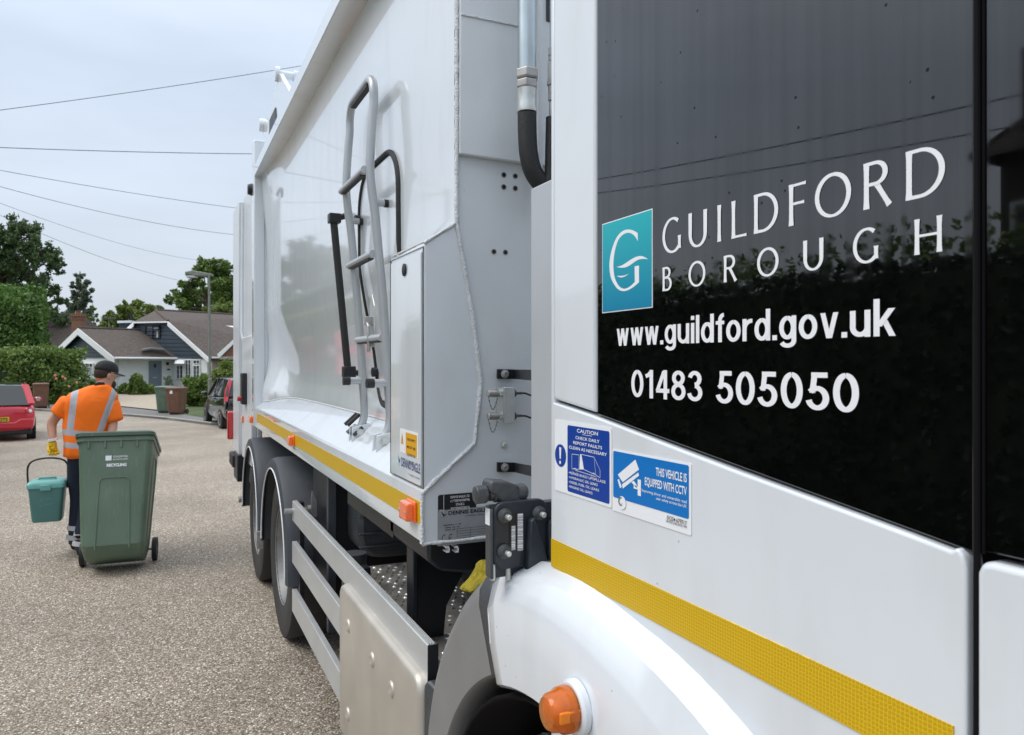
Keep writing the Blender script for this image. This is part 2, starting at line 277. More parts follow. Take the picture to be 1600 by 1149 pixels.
# ------------------------------------------------------------------ mesh building
def link(o): scene.collection.objects.link(o); return o
class MB:
    def __init__(s): s.v = []; s.f = []; s.m = []; s.mi = 0
    def add(s, vs, fs):
        k = len(s.v); s.v += [tuple(p) for p in vs]; s.f += [[i + k for i in f] for f in fs]; s.m += [s.mi] * len(fs); return s
    def box(s, lo, hi, rot=None, about=None):
        x0, y0, z0 = lo; x1, y1, z1 = hi
        vs = [Vector(p) for p in ((x0,y0,z0),(x1,y0,z0),(x1,y1,z0),(x0,y1,z0),(x0,y0,z1),(x1,y0,z1),(x1,y1,z1),(x0,y1,z1))]
        if rot is not None:
            c = Vector(about) if about else sum(vs, Vector()) / 8
            vs = [c + rot @ (p - c) for p in vs]
        return s.add(vs, [(0,3,2,1),(4,5,6,7),(0,1,5,4),(1,2,6,5),(2,3,7,6),(3,0,4,7)])
    def prism(s, poly, off):
        poly = [Vector(p) for p in poly]; off = Vector(off); n = len(poly)
        nn = Vector((0,0,0))
        for i in range(n):
            a, b = poly[i], poly[(i+1) % n]; nn += a.cross(b)
        if nn.dot(off) > 0: poly = poly[::-1]
        vs = poly + [p + off for p in poly]
        return s.add(vs, [list(range(n)), list(range(2*n-1, n-1, -1))] + [(i, i+n, (i+1) % n + n, (i+1) % n) for i in range(n)])
    def tube(s, pts, r, n=10, caps=True, closed=False, squash=None):
        pts = [Vector(p) for p in pts]; k = len(pts)
        rs = r if isinstance(r, (list, tuple)) else [r] * k
        tan = []
        for i in range(k):
            a = pts[(i-1) % k] if (closed or i > 0) else pts[i]; b = pts[(i+1) % k] if (closed or i < k-1) else pts[i]
            t = (b - a); tan.append(t.normalized() if t.length > 1e-9 else Vector((0,0,1)))
        ref = Vector((0,0,1)) if abs(tan[0].z) < .9 else Vector((1,0,0))
        nrm = (ref - tan[0] * ref.dot(tan[0])).normalized(); vs = []
        for i in range(k):
            nrm = (nrm - tan[i] * nrm.dot(tan[i])).normalized(); bn = tan[i].cross(nrm)
            for j in range(n):
                a = 2 * math.pi * j / n
                vs.append(pts[i] + (nrm * math.cos(a) + bn * math.sin(a) * (squash or 1)) * rs[i])
        fs = []
        for i in range(k if closed else k-1):
            for j in range(n):
                a = i*n + j; b = i*n + (j+1) % n; c = ((i+1) % k)*n + (j+1) % n; d = ((i+1) % k)*n + j
                fs.append((a, b, c, d))
        if caps and not closed: fs.append(list(range(n))[::-1]); fs.append(list(range((k-1)*n, k*n)))
        return s.add(vs, fs)
    def lathe(s, prof, c, axis, n=24, caps=True):              # prof: (radius, distance along axis)
        c = Vector(c); ax = Vector(axis).normalized()
        ref = Vector((0,0,1)) if abs(ax.z) < .9 else Vector((1,0,0)); u = (ref - ax * ref.dot(ax)).normalized(); v = ax.cross(u)
        vs = []
        for (r, d) in prof:
            for j in range(n):
                a = 2*math.pi*j/n; vs.append(c + ax*d + (u*math.cos(a) + v*math.sin(a))*r)
        fs = [(i*n+j, i*n+(j+1) % n, (i+1)*n+(j+1) % n, (i+1)*n+j) for i in range(len(prof)-1) for j in range(n)]
        if caps: fs += [list(range(n))[::-1], list(range((len(prof)-1)*n, len(prof)*n))]
        return s.add(vs, fs)
    def loft(s, rings, caps=True):
        n = len(rings[0]); vs = [p for r in rings for p in r]
        fs = [(i*n+j, i*n+(j+1) % n, (i+1)*n+(j+1) % n, (i+1)*n+j) for i in range(len(rings)-1) for j in range(n)]
        if caps: fs += [list(range(n))[::-1], list(range((len(rings)-1)*n, len(rings)*n))]
        return s.add(vs, fs)
    def grid(s, rows):                               # open sheet of rows of points
        n = len(rows[0]); vs = [p for r in rows for p in r]
        return s.add(vs, [(i*n+j, i*n+j+1, (i+1)*n+j+1, (i+1)*n+j) for i in range(len(rows)-1) for j in range(n-1)])
    def build(s, name, mats, parent=None, bevel=0, seg=2, smooth=True, angle=35, subsurf=0, solid=0):
        me = bpy.data.meshes.new(name); me.from_pydata(s.v, [], s.f); me.update()
        bm = bmesh.new(); bm.from_mesh(me); bmesh.ops.recalc_face_normals(bm, faces=bm.faces); bm.to_mesh(me); bm.free()
        mats = mats if isinstance(mats, list) else [mats]
        for m in mats: me.materials.append(M[m] if isinstance(m, str) else m)
        if len(mats) > 1: me.polygons.foreach_set('material_index', s.m)
        if smooth:
            me.polygons.foreach_set('use_smooth', [True] * len(me.polygons)); me.set_sharp_from_angle(angle=R(angle))
        o = link(bpy.data.objects.new(name, me))
        if parent: attach(o, parent)
        if solid: q = o.modifiers.new('s', 'SOLIDIFY'); q.thickness = solid
        if subsurf: q = o.modifiers.new('u', 'SUBSURF'); q.levels = q.render_levels = subsurf
        if bevel:
            q = o.modifiers.new('b', 'BEVEL'); q.width = bevel; q.segments = seg; q.limit_method = 'ANGLE'; q.angle_limit = R(30); q.harden_normals = False
        return o
def attach(o, parent):
    o.parent = parent
    if parent.parent is None: o.matrix_parent_inverse = Matrix.LocRotScale(parent.location, parent.rotation_euler, None).inverted()
def tag(o, label=None, cat=None, group=None, kind=None):
    if label: o['label'] = label
    if cat: o['category'] = cat
    if group: o['group'] = group
    if kind: o['kind'] = kind
    return o
def empty(name, loc=(0,0,0), rz=0, **k):
    o = link(bpy.data.objects.new(name, None)); o.location = loc; o.rotation_euler = (0, 0, rz); o.empty_display_size = .2
    return tag(o, **k)
def copy_tree(o, parent=None):
    c = o.copy(); link(c)
    if parent: c.parent = parent
    for ch in [x for x in bpy.data.objects if x.parent == o]: copy_tree(ch, c)
    return c

# ------------------------------------------------------------------ lettering
_tc = {}
def glyphs(txt, bold=0.0):
    k = (txt, bold)
    if k not in _tc:
        cu = bpy.data.curves.new('t', 'FONT'); cu.body = txt; cu.size = 1; cu.offset = bold; cu.resolution_u = 4
        ob = bpy.data.objects.new('t', cu); me = bpy.data.meshes.new_from_object(ob)
        vs = [v.co.copy() for v in me.vertices]; fs = [list(p.vertices) for p in me.polygons]
        bpy.data.objects.remove(ob); bpy.data.curves.remove(cu); bpy.data.meshes.remove(me); _tc[k] = (vs, fs)
    return _tc[k]
def cap_h(bold): return max(v.y for v in glyphs('H', bold)[0])
def text(mb, txt, O, Rv, Uv, width, cap, bold=0.0, align='l'):
    """prints txt with its baseline starting at O, scaled to the given width and capital height"""
    vs, fs = glyphs(txt, bold)
    if not vs: return
    x0 = min(v.x for v in vs); x1 = max(v.x for v in vs); h = cap_h(bold)
    if width is None: width = (x1 - x0) * cap / h * .86
    O = Vector(O)
    if align == 'c': O = O - Vector(Rv) * width / 2
    if align == 'r': O = O - Vector(Rv) * width
    mb.add([O + Vector(Rv) * ((v.x - x0) / (x1 - x0) * width) + Vector(Uv) * (v.y / h * cap) for v in vs], fs)
def arc(cx, cy, rx, ry, a0, a1, n=18): return [(cx + rx*math.cos(R(a0+(a1-a0)*i/n)), cy + ry*math.sin(R(a0+(a1-a0)*i/n))) for i in range(n+1)]
def bez(p0, p1, p2, p3, n=12):
    return [tuple(sum(c*p[k] for c, p in zip(((1-t)**3, 3*t*(1-t)**2, 3*t*t*(1-t), t**3), (p0, p1, p2, p3))) for k in (0, 1)) for t in [i/n for i in range(n+1)]]
# flared humanist capitals drawn as pen strokes in a box one unit high
HUM = {
 'G': (.86, [arc(.46,.5,.44,.5,52,318,26) + [(.80,.13)], [(.80,.07),(.80,.45)]]),
 'U': (.74, [[(.05,1),(.05,.36)] + arc(.36,.36,.31,.35,180,360,16) + [(.67,1)]]),
 'I': (.12, [[(.06,0),(.06,1)]]),
 'L': (.50, [[(.06,1),(.06,0)], [(.04,.035),(.50,.035)]]),
 'D': (.82, [[(.06,0),(.06,1)], [(.04,.965),(.28,.965)] + arc(.30,.5,.47,.465,88,-88,22) + [(.28,.035),(.04,.035)]]),
 'F': (.50, [[(.06,0),(.06,1)], [(.04,.965),(.50,.965)], [(.06,.52),(.45,.52)]]),
 'O': (.98, [arc(.49,.5,.44,.47,90,450,40)]),
 'R': (.66, [[(.06,0),(.06,1)], [(.04,.965),(.28,.965)] + arc(.28,.74,.24,.225,88,-88,16) + [(.06,.515)], [(.30,.52),(.62,0)]]),
 'B': (.56, [[(.06,0),(.06,1)], [(.04,.965),(.24,.965)] + arc(.24,.765,.19,.20,88,-88,14) + [(.05,.555)], [(.05,.545),(.26,.545)] + arc(.26,.29,.23,.255,88,-88,14) + [(.04,.035)]]),
 'H': (.78, [[(.06,0),(.06,1)], [(.70,0),(.70,1)], [(.06,.52),(.70,.52)]]),
}
def pen(mb, pts, mp, thick, thin, flare=.25, th=None):
    P = [Vector(p) for p in pts]; a = []; b = []; n = len(P)
    if n == 2: P = [P[0].lerp(P[1], i/6) for i in range(7)]; n = 7
    for i in range(n):
        t = (P[min(i+1, n-1)] - P[max(i-1, 0)]).normalized()
        w = thin + (thick-thin) * abs(t.y) ** 1.2; e = abs(2*i/(n-1) - 1); w *= 1 + flare * e**4
        if th: w = th(i/(n-1))
        nn = Vector((-t.y, t.x)); a.append(P[i] + nn*w/2); b.append(P[i] - nn*w/2)
    mb.grid([[mp(*p) for p in a], [mp(*p) for p in b]])
def hum_letter(mb, ch, y0, y1, z0, z1, X, thick=.125, thin=.07):
    global _zi
    w, st = HUM[ch]; sx = abs(y1-y0) / w; asp = abs(y1-y0)/w/(z1-z0)
    for s_ in st:
        pts = [(x*asp, y) for x, y in s_]
        _zi += 1; dx = .00006 * (_zi % 5)
        pen(mb, pts, lambda x, y: (X - dx, y0 - x/asp*sx, z0 + y*(z1-z0)), thick, thin)
T_ = .15
def _o(cx, cy, rx, ry): return arc(cx, cy, rx, ry, 90, 450, 36)
# upright bold grotesque: ('p', points) constant-width stroke, ('d', x0, y0, x1, y1) diagonal cut level, ('q', x0, y0, x1, y1) block
GRO = {
 '0': (.56, [('p', _o(.28,.5,.205,.43))]),
 '1': (.40, [('q', .20,0,.355,1), ('p', [(.22,.90),(.16,.82),(.03,.775)])]),
 '4': (.57, [('q', .33,0,.475,1), ('d', .36,.98,.075,.30), ('q', .01,.22,.56,.36)]),
 '8': (.56, [('p', _o(.28,.74,.175,.185)), ('p', _o(.28,.29,.205,.22))]),
 '3': (.56, [('p', arc(.27,.735,.175,.19,170,-90,22)), ('p', arc(.27,.288,.205,.215,88,-172,24))]),
 '5': (.56, [('q', .13,.86,.51,1), ('d', .215,.98,.155,.46), ('p', arc(.27,.325,.205,.255,142,-166,26))]),
 'w': (.74, [('d', .085,.72,.215,0), ('d', .365,.72,.225,0), ('d', .375,.72,.515,0), ('d', .655,.72,.525,0)]),
 '.': (.16, [('q', 0,0,.155,.155)]),
 'g': (.56, [('p', _o(.265,.37,.19,.295)), ('p', [(.475,.73),(.475,-.02)] + arc(.275,-.03,.20,.15,0,-160,14))]),
 'u': (.54, [('p', [(.075,.73),(.075,.27)] + arc(.265,.27,.19,.20,180,360,16)), ('q', .38,0,.53,.73)]),
 'i': (.155, [('q', 0,0,.15,.73), ('q', 0,.84,.15,.985)]),
 'l': (.155, [('q', 0,0,.15,1)]),
 'd': (.55, [('p', _o(.265,.36,.19,.295)), ('q', .395,0,.545,1)]),
 'f': (.35, [('p', [(.17,0),(.17,.76)] + arc(.33,.76,.16,.17,180,92,10)), ('q', .0,.61,.34,.73)]),
 'o': (.56, [('p', _o(.28,.362,.205,.30))]),
 'r': (.37, [('q', 0,0,.15,.73), ('p', arc(.345,.40,.265,.26,185,86,12))]),
 'v': (.54, [('d', .09,.73,.262,0), ('d', .45,.73,.278,0)]),
 'k': (.56, [('q', 0,0,.15,1), ('d', .44,.73,.12,.26), ('d', .245,.45,.455,0)]),
}
_zi = 0
def grotesque(panel, txt, X, y0, y1, zb, cap, gap=.075):
    global _zi
    ws = [GRO[c][0] for c in txt]; tot = sum(ws) + gap*(len(txt)-1); sx = (y0-y1)/tot; asp = sx/cap; x = 0
    for c, w_ in zip(txt, ws):
        mb = MB()
        for s_ in GRO[c][1]:
            _zi += 1; dx = .00006 * (_zi % 6)
            mp = lambda u, v: (X - dx, y0 - (x+u)*sx, zb + v*cap)
            if s_[0] == 'q': a, b, c_, d = s_[1:]; mb.add([mp(a,b), mp(c_,b), mp(c_,d), mp(a,d)], [(0,1,2,3)])
            elif s_[0] == 'd':
                a, b, c_, d = s_[1:]; h = T_*.92*math.hypot(c_-a, d-b)/(2*abs(d-b)); mb.add([mp(a-h,b), mp(a+h,b), mp(c_+h,d), mp(c_-h,d)], [(0,1,2,3)])
            else: pen(mb, s_[1], mp, T_, T_*.86, 0)
        mb.build('letter', 'vinyl', panel, smooth=False); x += w_ + gap

# =================================================================== SETTING: ground, road, pavement
def sheet(name, poly, dz, m, step=2.0, kind='structure', edge=0):
    P = [Vector((x, y)) for x, y in poly]; n = len(P)
    xs = [p.x for p in P]; ys = [p.y for p in P]; pts = list(P)
    edges = [(i, (i+1) % n) for i in range(n)]
    x = min(xs) + step/2
    while x < max(xs):
        y = min(ys) + step/2
        while y < max(ys):
            pts.append(Vector((x + .01, y + .013))); y += step
        x += step
    vs, _, fs, _, _, _ = delaunay_2d_cdt(pts, edges, [list(range(n))], 1, 1e-5)
    mb = MB(); mb.add([(v.x, v.y, g(v.y) + dz) for v in vs], fs)
    if edge:                                         # a real kerb face down to the ground
        base = [(p.x, p.y, g(p.y) + dz) for p in P]; low = [(p.x, p.y, g(p.y) - .05) for p in P]
        mb.add(base + low, [(i, (i+1) % n, (i+1) % n + n, i + n) for i in range(n)])
    me = bpy.data.meshes.new(name); me.from_pydata(mb.v, [], mb.f)
    bm = bmesh.new(); bm.from_mesh(me); bmesh.ops.remove_doubles(bm, verts=bm.verts, dist=1e-4)
    for f in bm.faces:
        if abs(f.normal.z) > .2 and f.normal.z < 0: f.normal_flip()
    bm.to_mesh(me); bm.free(); me.materials.append(M[m])
    o = link(bpy.data.objects.new(name, me)); return tag(o, kind=kind)
mb = MB(); rows = []
for y in (-60, 8, 20, 30, 40, 50, 400, 1500): rows.append([(-1200, y, g(y) - .06), (1200, y, g(y) - .06)])
mb.grid(rows); tag(mb.build('ground', 'earth', smooth=False), kind='structure')
def wx(px, Z): p = W(px, 567, Z); return (p.x, p.y)
sheet('road', [(-3.95, -25), (-3.95, 20.5), (-4.6, 23.2), (-7, 25.5), (-12, 27.5), (-30, 33), (-30, 42), wx(-60, 31.5), wx(60, 30), wx(120, 29.2), wx(200, 28), wx(260, 26.6), wx(305, 24.6), wx(330, 23.6), (6, 23.5), (9, 22), (9, -25)], 0, 'road', 1.5)
far = [wx(-60, 31.5), wx(60, 30), wx(120, 29.2), wx(200, 28), wx(260, 26.6), wx(305, 24.6), wx(330, 23.6)]
back = [wx(345, 25.2), wx(318, 26.6), wx(262, 29.2), wx(200, 31.2), wx(120, 32.6), wx(60, 33.6), wx(-60, 36)]
sheet('pavement', far + [(6, 23.5), (6, 25)] + back, .07, 'pavement', 1.2, edge=1)
sheet('driveway', [wx(186, 31.9), wx(262, 29.6), wx(280, 31), wx(282, 44), wx(175, 44), wx(185, 36)], .085, 'gravel', 1.5)
sheet('grass_verge', [(-3.95, -25), (-3.95, 20.5), (-4.6, 23.2), (-7, 25.5), (-12, 27.5), (-30, 33), (-30, -25)], .06, 'earth', 3, edge=1)
for a, b in zip(far[:-1], far[1:]):                  # kerb stones along the far pavement
    A = Vector((*a, g(a[1]))); B = Vector((*b, g(b[1]))); nn = max(1, int((B-A).length / .915))
    for i in range(nn):
        p = A.lerp(B, i/nn); q = A.lerp(B, (i+1)/nn - .012); s_ = (q-p).normalized().cross(UP) * .12
        k = MB().prism([p + UP*.02, q + UP*.02, q + s_*-1 + UP*.02, p + s_*-1 + UP*.02], (0, 0, .075)).build('kerb_stone', 'kerb', smooth=False, bevel=.008, seg=1); tag(k, kind='structure')

# =================================================================== REFUSE TRUCK
truck = empty('refuse_truck', (1.9, 3.2, 0), label='white refuse collection truck with black cab panel, wall ladder and yellow side stripe', cat='truck')
X0 = .66
def SP(px, py, Lx=X0, dx=0): p = S(px, py, Lx); p.x += dx; return p
OUTX = Vector((-1, 0, 0)); RY = Vector((0, -1, 0))

# ---- cab ----
c = MB(); c.box((X0+.022, -.92, 1.0), (3.15, 1.205, 3.05)); core = c.build('cab_core', 'seal', truck, bevel=.03)
def slab(name, pts, m, Lx=X0, th=.02, bevel=.006, parent=truck, seg=3):
    return MB().prism(pts, (th, 0, 0)).build(name, m, parent, bevel=bevel, seg=seg)
yb = SY(865); y1 = SY(929.5); top = 3.05
slab('cab_pillar_panel', [(X0, yb, S(865, 624).z), (X0, yb, top), (X0, y1, top), (X0, y1, S(929.5, 645).z)], 'white')
c = MB().box((X0+.0, yb - .001, 1.0), (3.15, yb + .012, 3.06)); c.build('cab_rear_wall', 'white', truck, bevel=.004)
yg0, yg1 = SY(931), SY(1519.5)
glass = slab('black_gloss_panel', [(X0+.003, yg0, S(931, 648).z), (X0+.003, yg0, top), (X0+.003, yg1, top), (X0+.003, yg1, S(1519.5, 866).z)], 'glass', bevel=.002)
ylr = SY(1513)
pts = [SP(866, 628.5), SP(927, 649), SP(1048, 695.5), SP(1160, 738), SP(1300, 789), SP(1420, 833), SP(1490, 860)]
cr_ = S(1513, 868)
pts += [Vector((X0, ylr + .008, cr_.z + .006)), Vector((X0, ylr + .002, cr_.z - .001)), Vector((X0, ylr, cr_.z - .012)), Vector((X0, ylr, 1.02)), Vector((X0, yb, 1.02))]
lower = slab('cab_lower_panel', [(p.x - .004, p.y, p.z) for p in pts], 'white', th=.03, bevel=.007, seg=4)
yd = SY(1527)
hd = S(1527, 873).z
slab('door_lower_panel', [(X0-.002, yd, hd - .012), (X0-.002, yd - .004, hd - .002), (X0-.002, yd - .014, hd), (X0-.002, -.85, hd - .004), (X0-.002, -.85, 1.0), (X0-.002, yd, 1.0)], 'white', th=.03, bevel=.006, seg=4)
slab('door_window', [(X0+.006, SY(1532), hd + .006), (X0+.006, SY(1532), 2.9), (X0+.006, -.85, 2.9), (X0+.006, -.85, hd + .006)], 'glass', bevel=.002)
g_ = MB().tube([(X0+.002, SY(1524.5), 1.0), (X0+.002, SY(1524.5), 3.04)], .0030, 10).tube([(X0+.006, SY(1530), hd+.004), (X0+.006, SY(1530), 3.0)], .0018, 8)
g_.build('door_seal', 'seal', truck)
MB().box((X0+.01, -.9, 3.05), (3.14, 1.2, 3.10)).build('cab_roof', 'white', truck, bevel=.03)
# windscreen and front of the cab, seen only from a step aside
MB().box((.75, -.935, 1.7), (3.06, -.92, 2.9)).build('windscreen', 'carglass', truck, bevel=.005)
MB().box((.68, -.96, .45), (3.13, -.9, 1.0)).build('front_bumper', 'white', truck, bevel=.02)
for x in (.78, 2.8): MB().box((x, -.975, .6), (x+.25, -.955, .8)).build('headlight', 'chrome', truck, bevel=.01)

# yellow stripe on the cab
z1s, z0s = S(1180, 990.5).z, S(1180, 1060).z
z1s, z0s = S(864, 842, X0-.004).z, S(864, 885.5, X0-.004).z
ys = SY(1490, X0-.005)
zt2, zb2 = S(1490, 1135, X0-.005).z, S(1350, 1149, X0-.005).z
MB().prism([(X0-.0055, yb, z1s), (X0-.0055, ys, zt2), (X0-.0055, ys, zb2 - .001), (X0-.0055, yb, z0s)], (.0015, 0, 0)).build('reflective_stripe', 'tape', truck, smooth=False)

# council lettering on the gloss panel (flat vinyl, 1 mm proud)
XL = X0 + .003 - .0006
def Zs(px, py): return S(px, py, XL).z
def Yp(px): return SY(px, XL)
def zoom(x, y): return 900 + x/2.2857, 200 + y/2.2857
zt, zb = 1.9275, 1.8795
for ch, a, b in (('G',312,374),('U',404,468),('I',504,520),('L',556,609),('D',637,721),('F',762,821),('O',855,981),('R',1029,1126),('D',1180,1316)):
    mb = MB(); hum_letter(mb, ch, Yp(900 + a/2.2857), Yp(900 + b/2.2857), zb, zt, XL, .125, .062); mb.build('letter', 'vinyl', glass, smooth=False)
zt, zb = 1.8592, 1.8248
for ch, a, b in (('B',310,342),('O',403,461),('R',529,574),('O',648,722),('U',814,883),('G',994,1078),('H',1211,1308)):
    mb = MB(); hum_letter(mb, ch, Yp(900 + a/2.2857), Yp(900 + b/2.2857), zb, zt, XL, .135, .07); mb.build('letter', 'vinyl', glass, smooth=False)
mb = MB(); zb = Zs(1180, 532.6)
ya, yz = Yp(963.5), Yp(1401.5)
grotesque(glass, 'www.guildford.gov.uk', XL, ya, yz, Zs(1368, 526), Zs(1368, 467.7) - Zs(1368, 526), .07)

mb = MB(); zb = Zs(1340, 648) + .0012; ch_ = Zs(1331, 581.5) - zb - .001
grotesque(glass, '01483', XL, Yp(986.5), Yp(1098), zb, ch_)
grotesque(glass, '505050', XL, Yp(1118.5), Yp(1342.5), zb, ch_)

# teal square with the pen-drawn G and wave
ya, yz = Yp(941), Yp(1019.5); zt, zb = Zs(1019, 326), Zs(1019, 481)
logo = MB().prism([(XL, ya, zb), (XL, ya, zt), (XL, yz, zt), (XL, yz, zb)], (.001, 0, 0)).build('logo_border', 'vinyl', truck, smooth=False)
def lp(px, py, x=XL-.0006): p = S(930 + px*110/702, 320 + py*180/1149, XL); return Vector((x, p.y, p.z))
b_ = .0016
def logo_mat():
    m = mat('teal_logo_vinyl', (.01, .35, .43), .3); N = m.node_tree.nodes; K = m.node_tree.links.new
    t = N.new('ShaderNodeTexCoord'); s_ = N.new('ShaderNodeSeparateXYZ'); K(t.outputs['Generated'], s_.inputs[0])
    c = N.new('ShaderNodeValToRGB'); c.color_ramp.elements[0].color = (.0, .21, .37, 1); c.color_ramp.elements[1].color = (.0, .42, .47, 1)
    K(s_.outputs[2], c.inputs[0]); K(c.outputs[0], N['Principled BSDF'].inputs['Base Color']); return m
M['logo'] = logo_mat()
MB().prism([(XL-.0004, ya-b_, zb+b_), (XL-.0004, ya-b_, zt-b_), (XL-.0004, yz+b_, zt-b_), (XL-.0004, yz+b_, zb+b_)], (.0003, 0, 0)).build('logo_field', 'logo', logo, smooth=False)
mb = MB()
outer = bez((428,285),(330,210),(235,250),(185,400),12) + bez((185,400),(125,560),(135,720),(195,800),12)[1:] + bez((195,800),(250,895),(330,880),(440,775),12)[1:]
inner = bez((428,365),(385,262),(300,250),(235,350),12) + bez((235,350),(175,480),(165,700),(225,790),12)[1:] + bez((225,790),(270,865),(330,850),(398,770),12)[1:]
mb.grid([[lp(*p) for p in outer], [lp(*p) for p in inner]])
mb.grid([[lp(440,607), lp(440,775)], [lp(396,615), lp(398,770)]])
a = bez((213,622),(300,615),(360,520),(450,512),10) + bez((450,512),(490,515),(510,530),(530,546),5)[1:]
b = bez((213,622),(320,650),(350,600),(420,556),10) + bez((420,556),(460,535),(500,540),(530,546),5)[1:]
mb.grid([[lp(*p) for p in a], [lp(*p) for p in b]])
mb.grid([[lp(*p) for p in bez((218,710),(250,712),(300,715),(342,685),8)], [lp(*p) for p in bez((218,710),(250,735),(290,735),(342,685),8)]])
mb.build('logo_letter', 'vinyl', logo, smooth=False)

# caution sticker and CCTV sticker on the lower panel
XS = X0 - .0052
def St(px, py, d=0): p = S(px, py, XS); return Vector((XS - d, p.y, p.z))
def rect(y0, y1, z0, z1, x, r=0):
    if not r: return [(x, y0, z0), (x, y0, z1), (x, y1, z1), (x, y1, z0)]
    o = []
    for cy, cz, a0 in ((y0-r, z0+r, 180), (y1+r, z0+r, 270), (y1+r, z1-r, 0), (y0-r, z1-r, 90)):
        for k in range(5): a = R(a0 + 22.5*k); o.append((x, cy - r*math.cos(a)*1, cz + r*math.sin(a)))
    return o
ya, yz = SY(867, XS), SY(955.5, XS); zt, zb = S(955, 668, XS).z, S(955, 794, XS).z
st = MB().prism(rect(ya, yz, zb, zt, XS, .003), (.0008, 0, 0)).build('caution_sticker', 'vinyl', truck, smooth=False)
yl, yr, zt, zb = SY(887, XS), SY(952.5, XS), 1.6085, 1.4905
MB().prism(rect(yl, yr, zb, zt, XS-.0005, .004), (.0004, 0, 0)).build('blue_field', 'vblue', st, smooth=False)
MB().lathe([(0, 0), (.0205, 0), (.0205, .0005)], (XS, SY(876, XS), S(876, 712, XS).z), OUTX, 32).build('mandatory_disc', 'vblue', st, smooth=False)
mb = MB(); cy, cz = SY(876, XS), S(876, 712, XS).z; xx = XS - .0009
mb.add([(xx, cy+.0038, cz+.015), (xx, cy-.0038, cz+.015), (xx, cy-.0022, cz-.006), (xx, cy+.0022, cz-.006)], [(0,1,2,3)])
mb.lathe([(0,0),(.0032,0),(.0032,.0003)], (xx, cy, cz-.0125), OUTX, 14)
w_ = yl - yr; cx = (yl+yr)/2
for t_, wd, zz, cp in (('CAUTION', .5, 1.5985, .0062), ('CHECK DAILY', .57, 1.5865, .0052), ('REPORT FAULTS', .69, 1.577, .0052), ('CLEAN AS NECESSARY', .9, 1.5675, .0052)):
    text(mb, t_, (xx, cx, zz), RY, UP, w_*wd, cp, .012, 'c')
mb.add([(xx, cx+.016, 1.5965), (xx, cx-.016, 1.5965), (xx, cx-.016, 1.5958), (xx, cx+.016, 1.5958)], [(0,1,2,3)])
for i, (t_, wd) in enumerate((('•REFUSE BUILD UP/SPILLAGE', .88), ('•HYDRAULIC OIL LEAKS', .70), ('•DIESEL FUEL OIL LEAKS', .73), ('•ENGINE OIL LEAKS', .58))):
    text(mb, t_, (xx, yl - .006, 1.5225 - .0082*i), RY, UP, w_*wd, .0042, .006)
# little line drawing of a dustcart
def lseg(pts, r=.0004):
    for a, b in zip(pts[:-1], pts[1:]):
        a = Vector(a); b = Vector(b); d = (b-a).normalized(); n_ = Vector((-d.y, d.x))*r
        mb.add([(xx, yl - q.x*w_, zb + q.y) for q in (Vector((a.x + n_.x/w_*1, a.y + n_.y)), Vector((b.x + n_.x/w_, b.y + n_.y)), Vector((b.x - n_.x/w_, b.y - n_.y)), Vector((a.x - n_.x/w_, a.y - n_.y)))], [(0,1,2,3)])
dz = 1.5305 - zb
lseg([(.12, dz+.002), (.12, dz+.028), (.30, dz+.029), (.30, dz+.004), (.12, dz+.002)])
lseg([(.36, dz+.031), (.66, dz+.031), (.80, dz+.012), (.80, dz-.001), (.70, dz+.002), (.42, dz+.006), (.36, dz+.031)])
lseg([(.66, dz+.031), (.70, dz+.002)]); lseg([(.20, dz+.001), (.70, dz-.001)])
mb.add([(xx, yl - w_*.31, zb+dz+.004), (xx, yl - w_*.42, zb+dz+.006), (xx, yl - w_*.36, zb+dz+.031), (xx, yl - w_*.33, zb+dz+.031)], [(0,1,2,3)])
for u_ in (.2, .66): lseg([(u_ + .055*math.cos(R(k*30)), dz - .001 + .0052*math.sin(R(k*30))) for k in range(13)], .0004)
mb.build('caution_wording', 'vinyl', st, smooth=False)

ya, yz = SY(957, XS), SY(1080, XS); zt, zb = 1.5815, 1.4825
st = MB().prism(rect(ya, yz, zb, zt, XS, .002), (.0008, 0, 0)).build('camera_warning_sticker', 'vinyl', truck, smooth=False)
yl, yr, zt, zb = SY(958.5, XS), SY(1076.5, XS), 1.5785, 1.5045
MB().prism(rect(yl, yr, zb, zt, XS-.0005, .003), (.0004, 0, 0)).build('blue_field', 'vsky', st, smooth=False)
mb = MB(); Wd = yl - yr
def cp(x, y): p = S(840 + x/4.7857, 620 + y/4.7857, XS); return (xx, p.y, p.z)
mb.add([cp(*p) for p in ((603,583),(735,470),(762,545),(640,640))], [(0,1,2,3)])
mb.add([cp(*p) for p in ((635,655),(757,567),(762,590),(640,688))], [(0,1,2,3)])
mb.add([cp(*p) for p in ((601,622),(612,615),(633,675),(620,685))], [(0,1,2,3)])
mb.add([cp(*p) for p in ((705,640),(722,628),(745,660),(745,685))], [(0,1,2,3)])
mb.add([cp(*p) for p in ((722,660),(752,672),(752,694),(722,686))], [(0,1,2,3)])
mb.add([cp(*p) for p in ((752,618),(776,622),(776,745),(752,738))], [(0,1,2,3)])
mb.lathe([(0,0),(.0105,0),(.0105,.0003)], S(972, 786, XS-.0009), OUTX, 20)
zl = lambda px, py: S(px, py, xx).z
yR = SY(1073, xx)
text(mb, 'THIS VEHICLE IS', (xx, yR, zl(1073, 754)), RY, UP, Wd*.375, .0118, .018, 'r')
text(mb, 'EQUIPPED WITH CCTV', (xx, yR, zl(1073, 775)+.0005), RY, UP, Wd*.52, .0118, .018, 'r')
text(mb, 'Improving driver and vulnerable road', (xx, yR, zl(1073, 787)), RY, UP, Wd*.56, .0042, .004, 'r')
text(mb, 'user safety across the UK', (xx, yR, zl(1073, 794)), RY, UP, Wd*.37, .0042, .004, 'r')
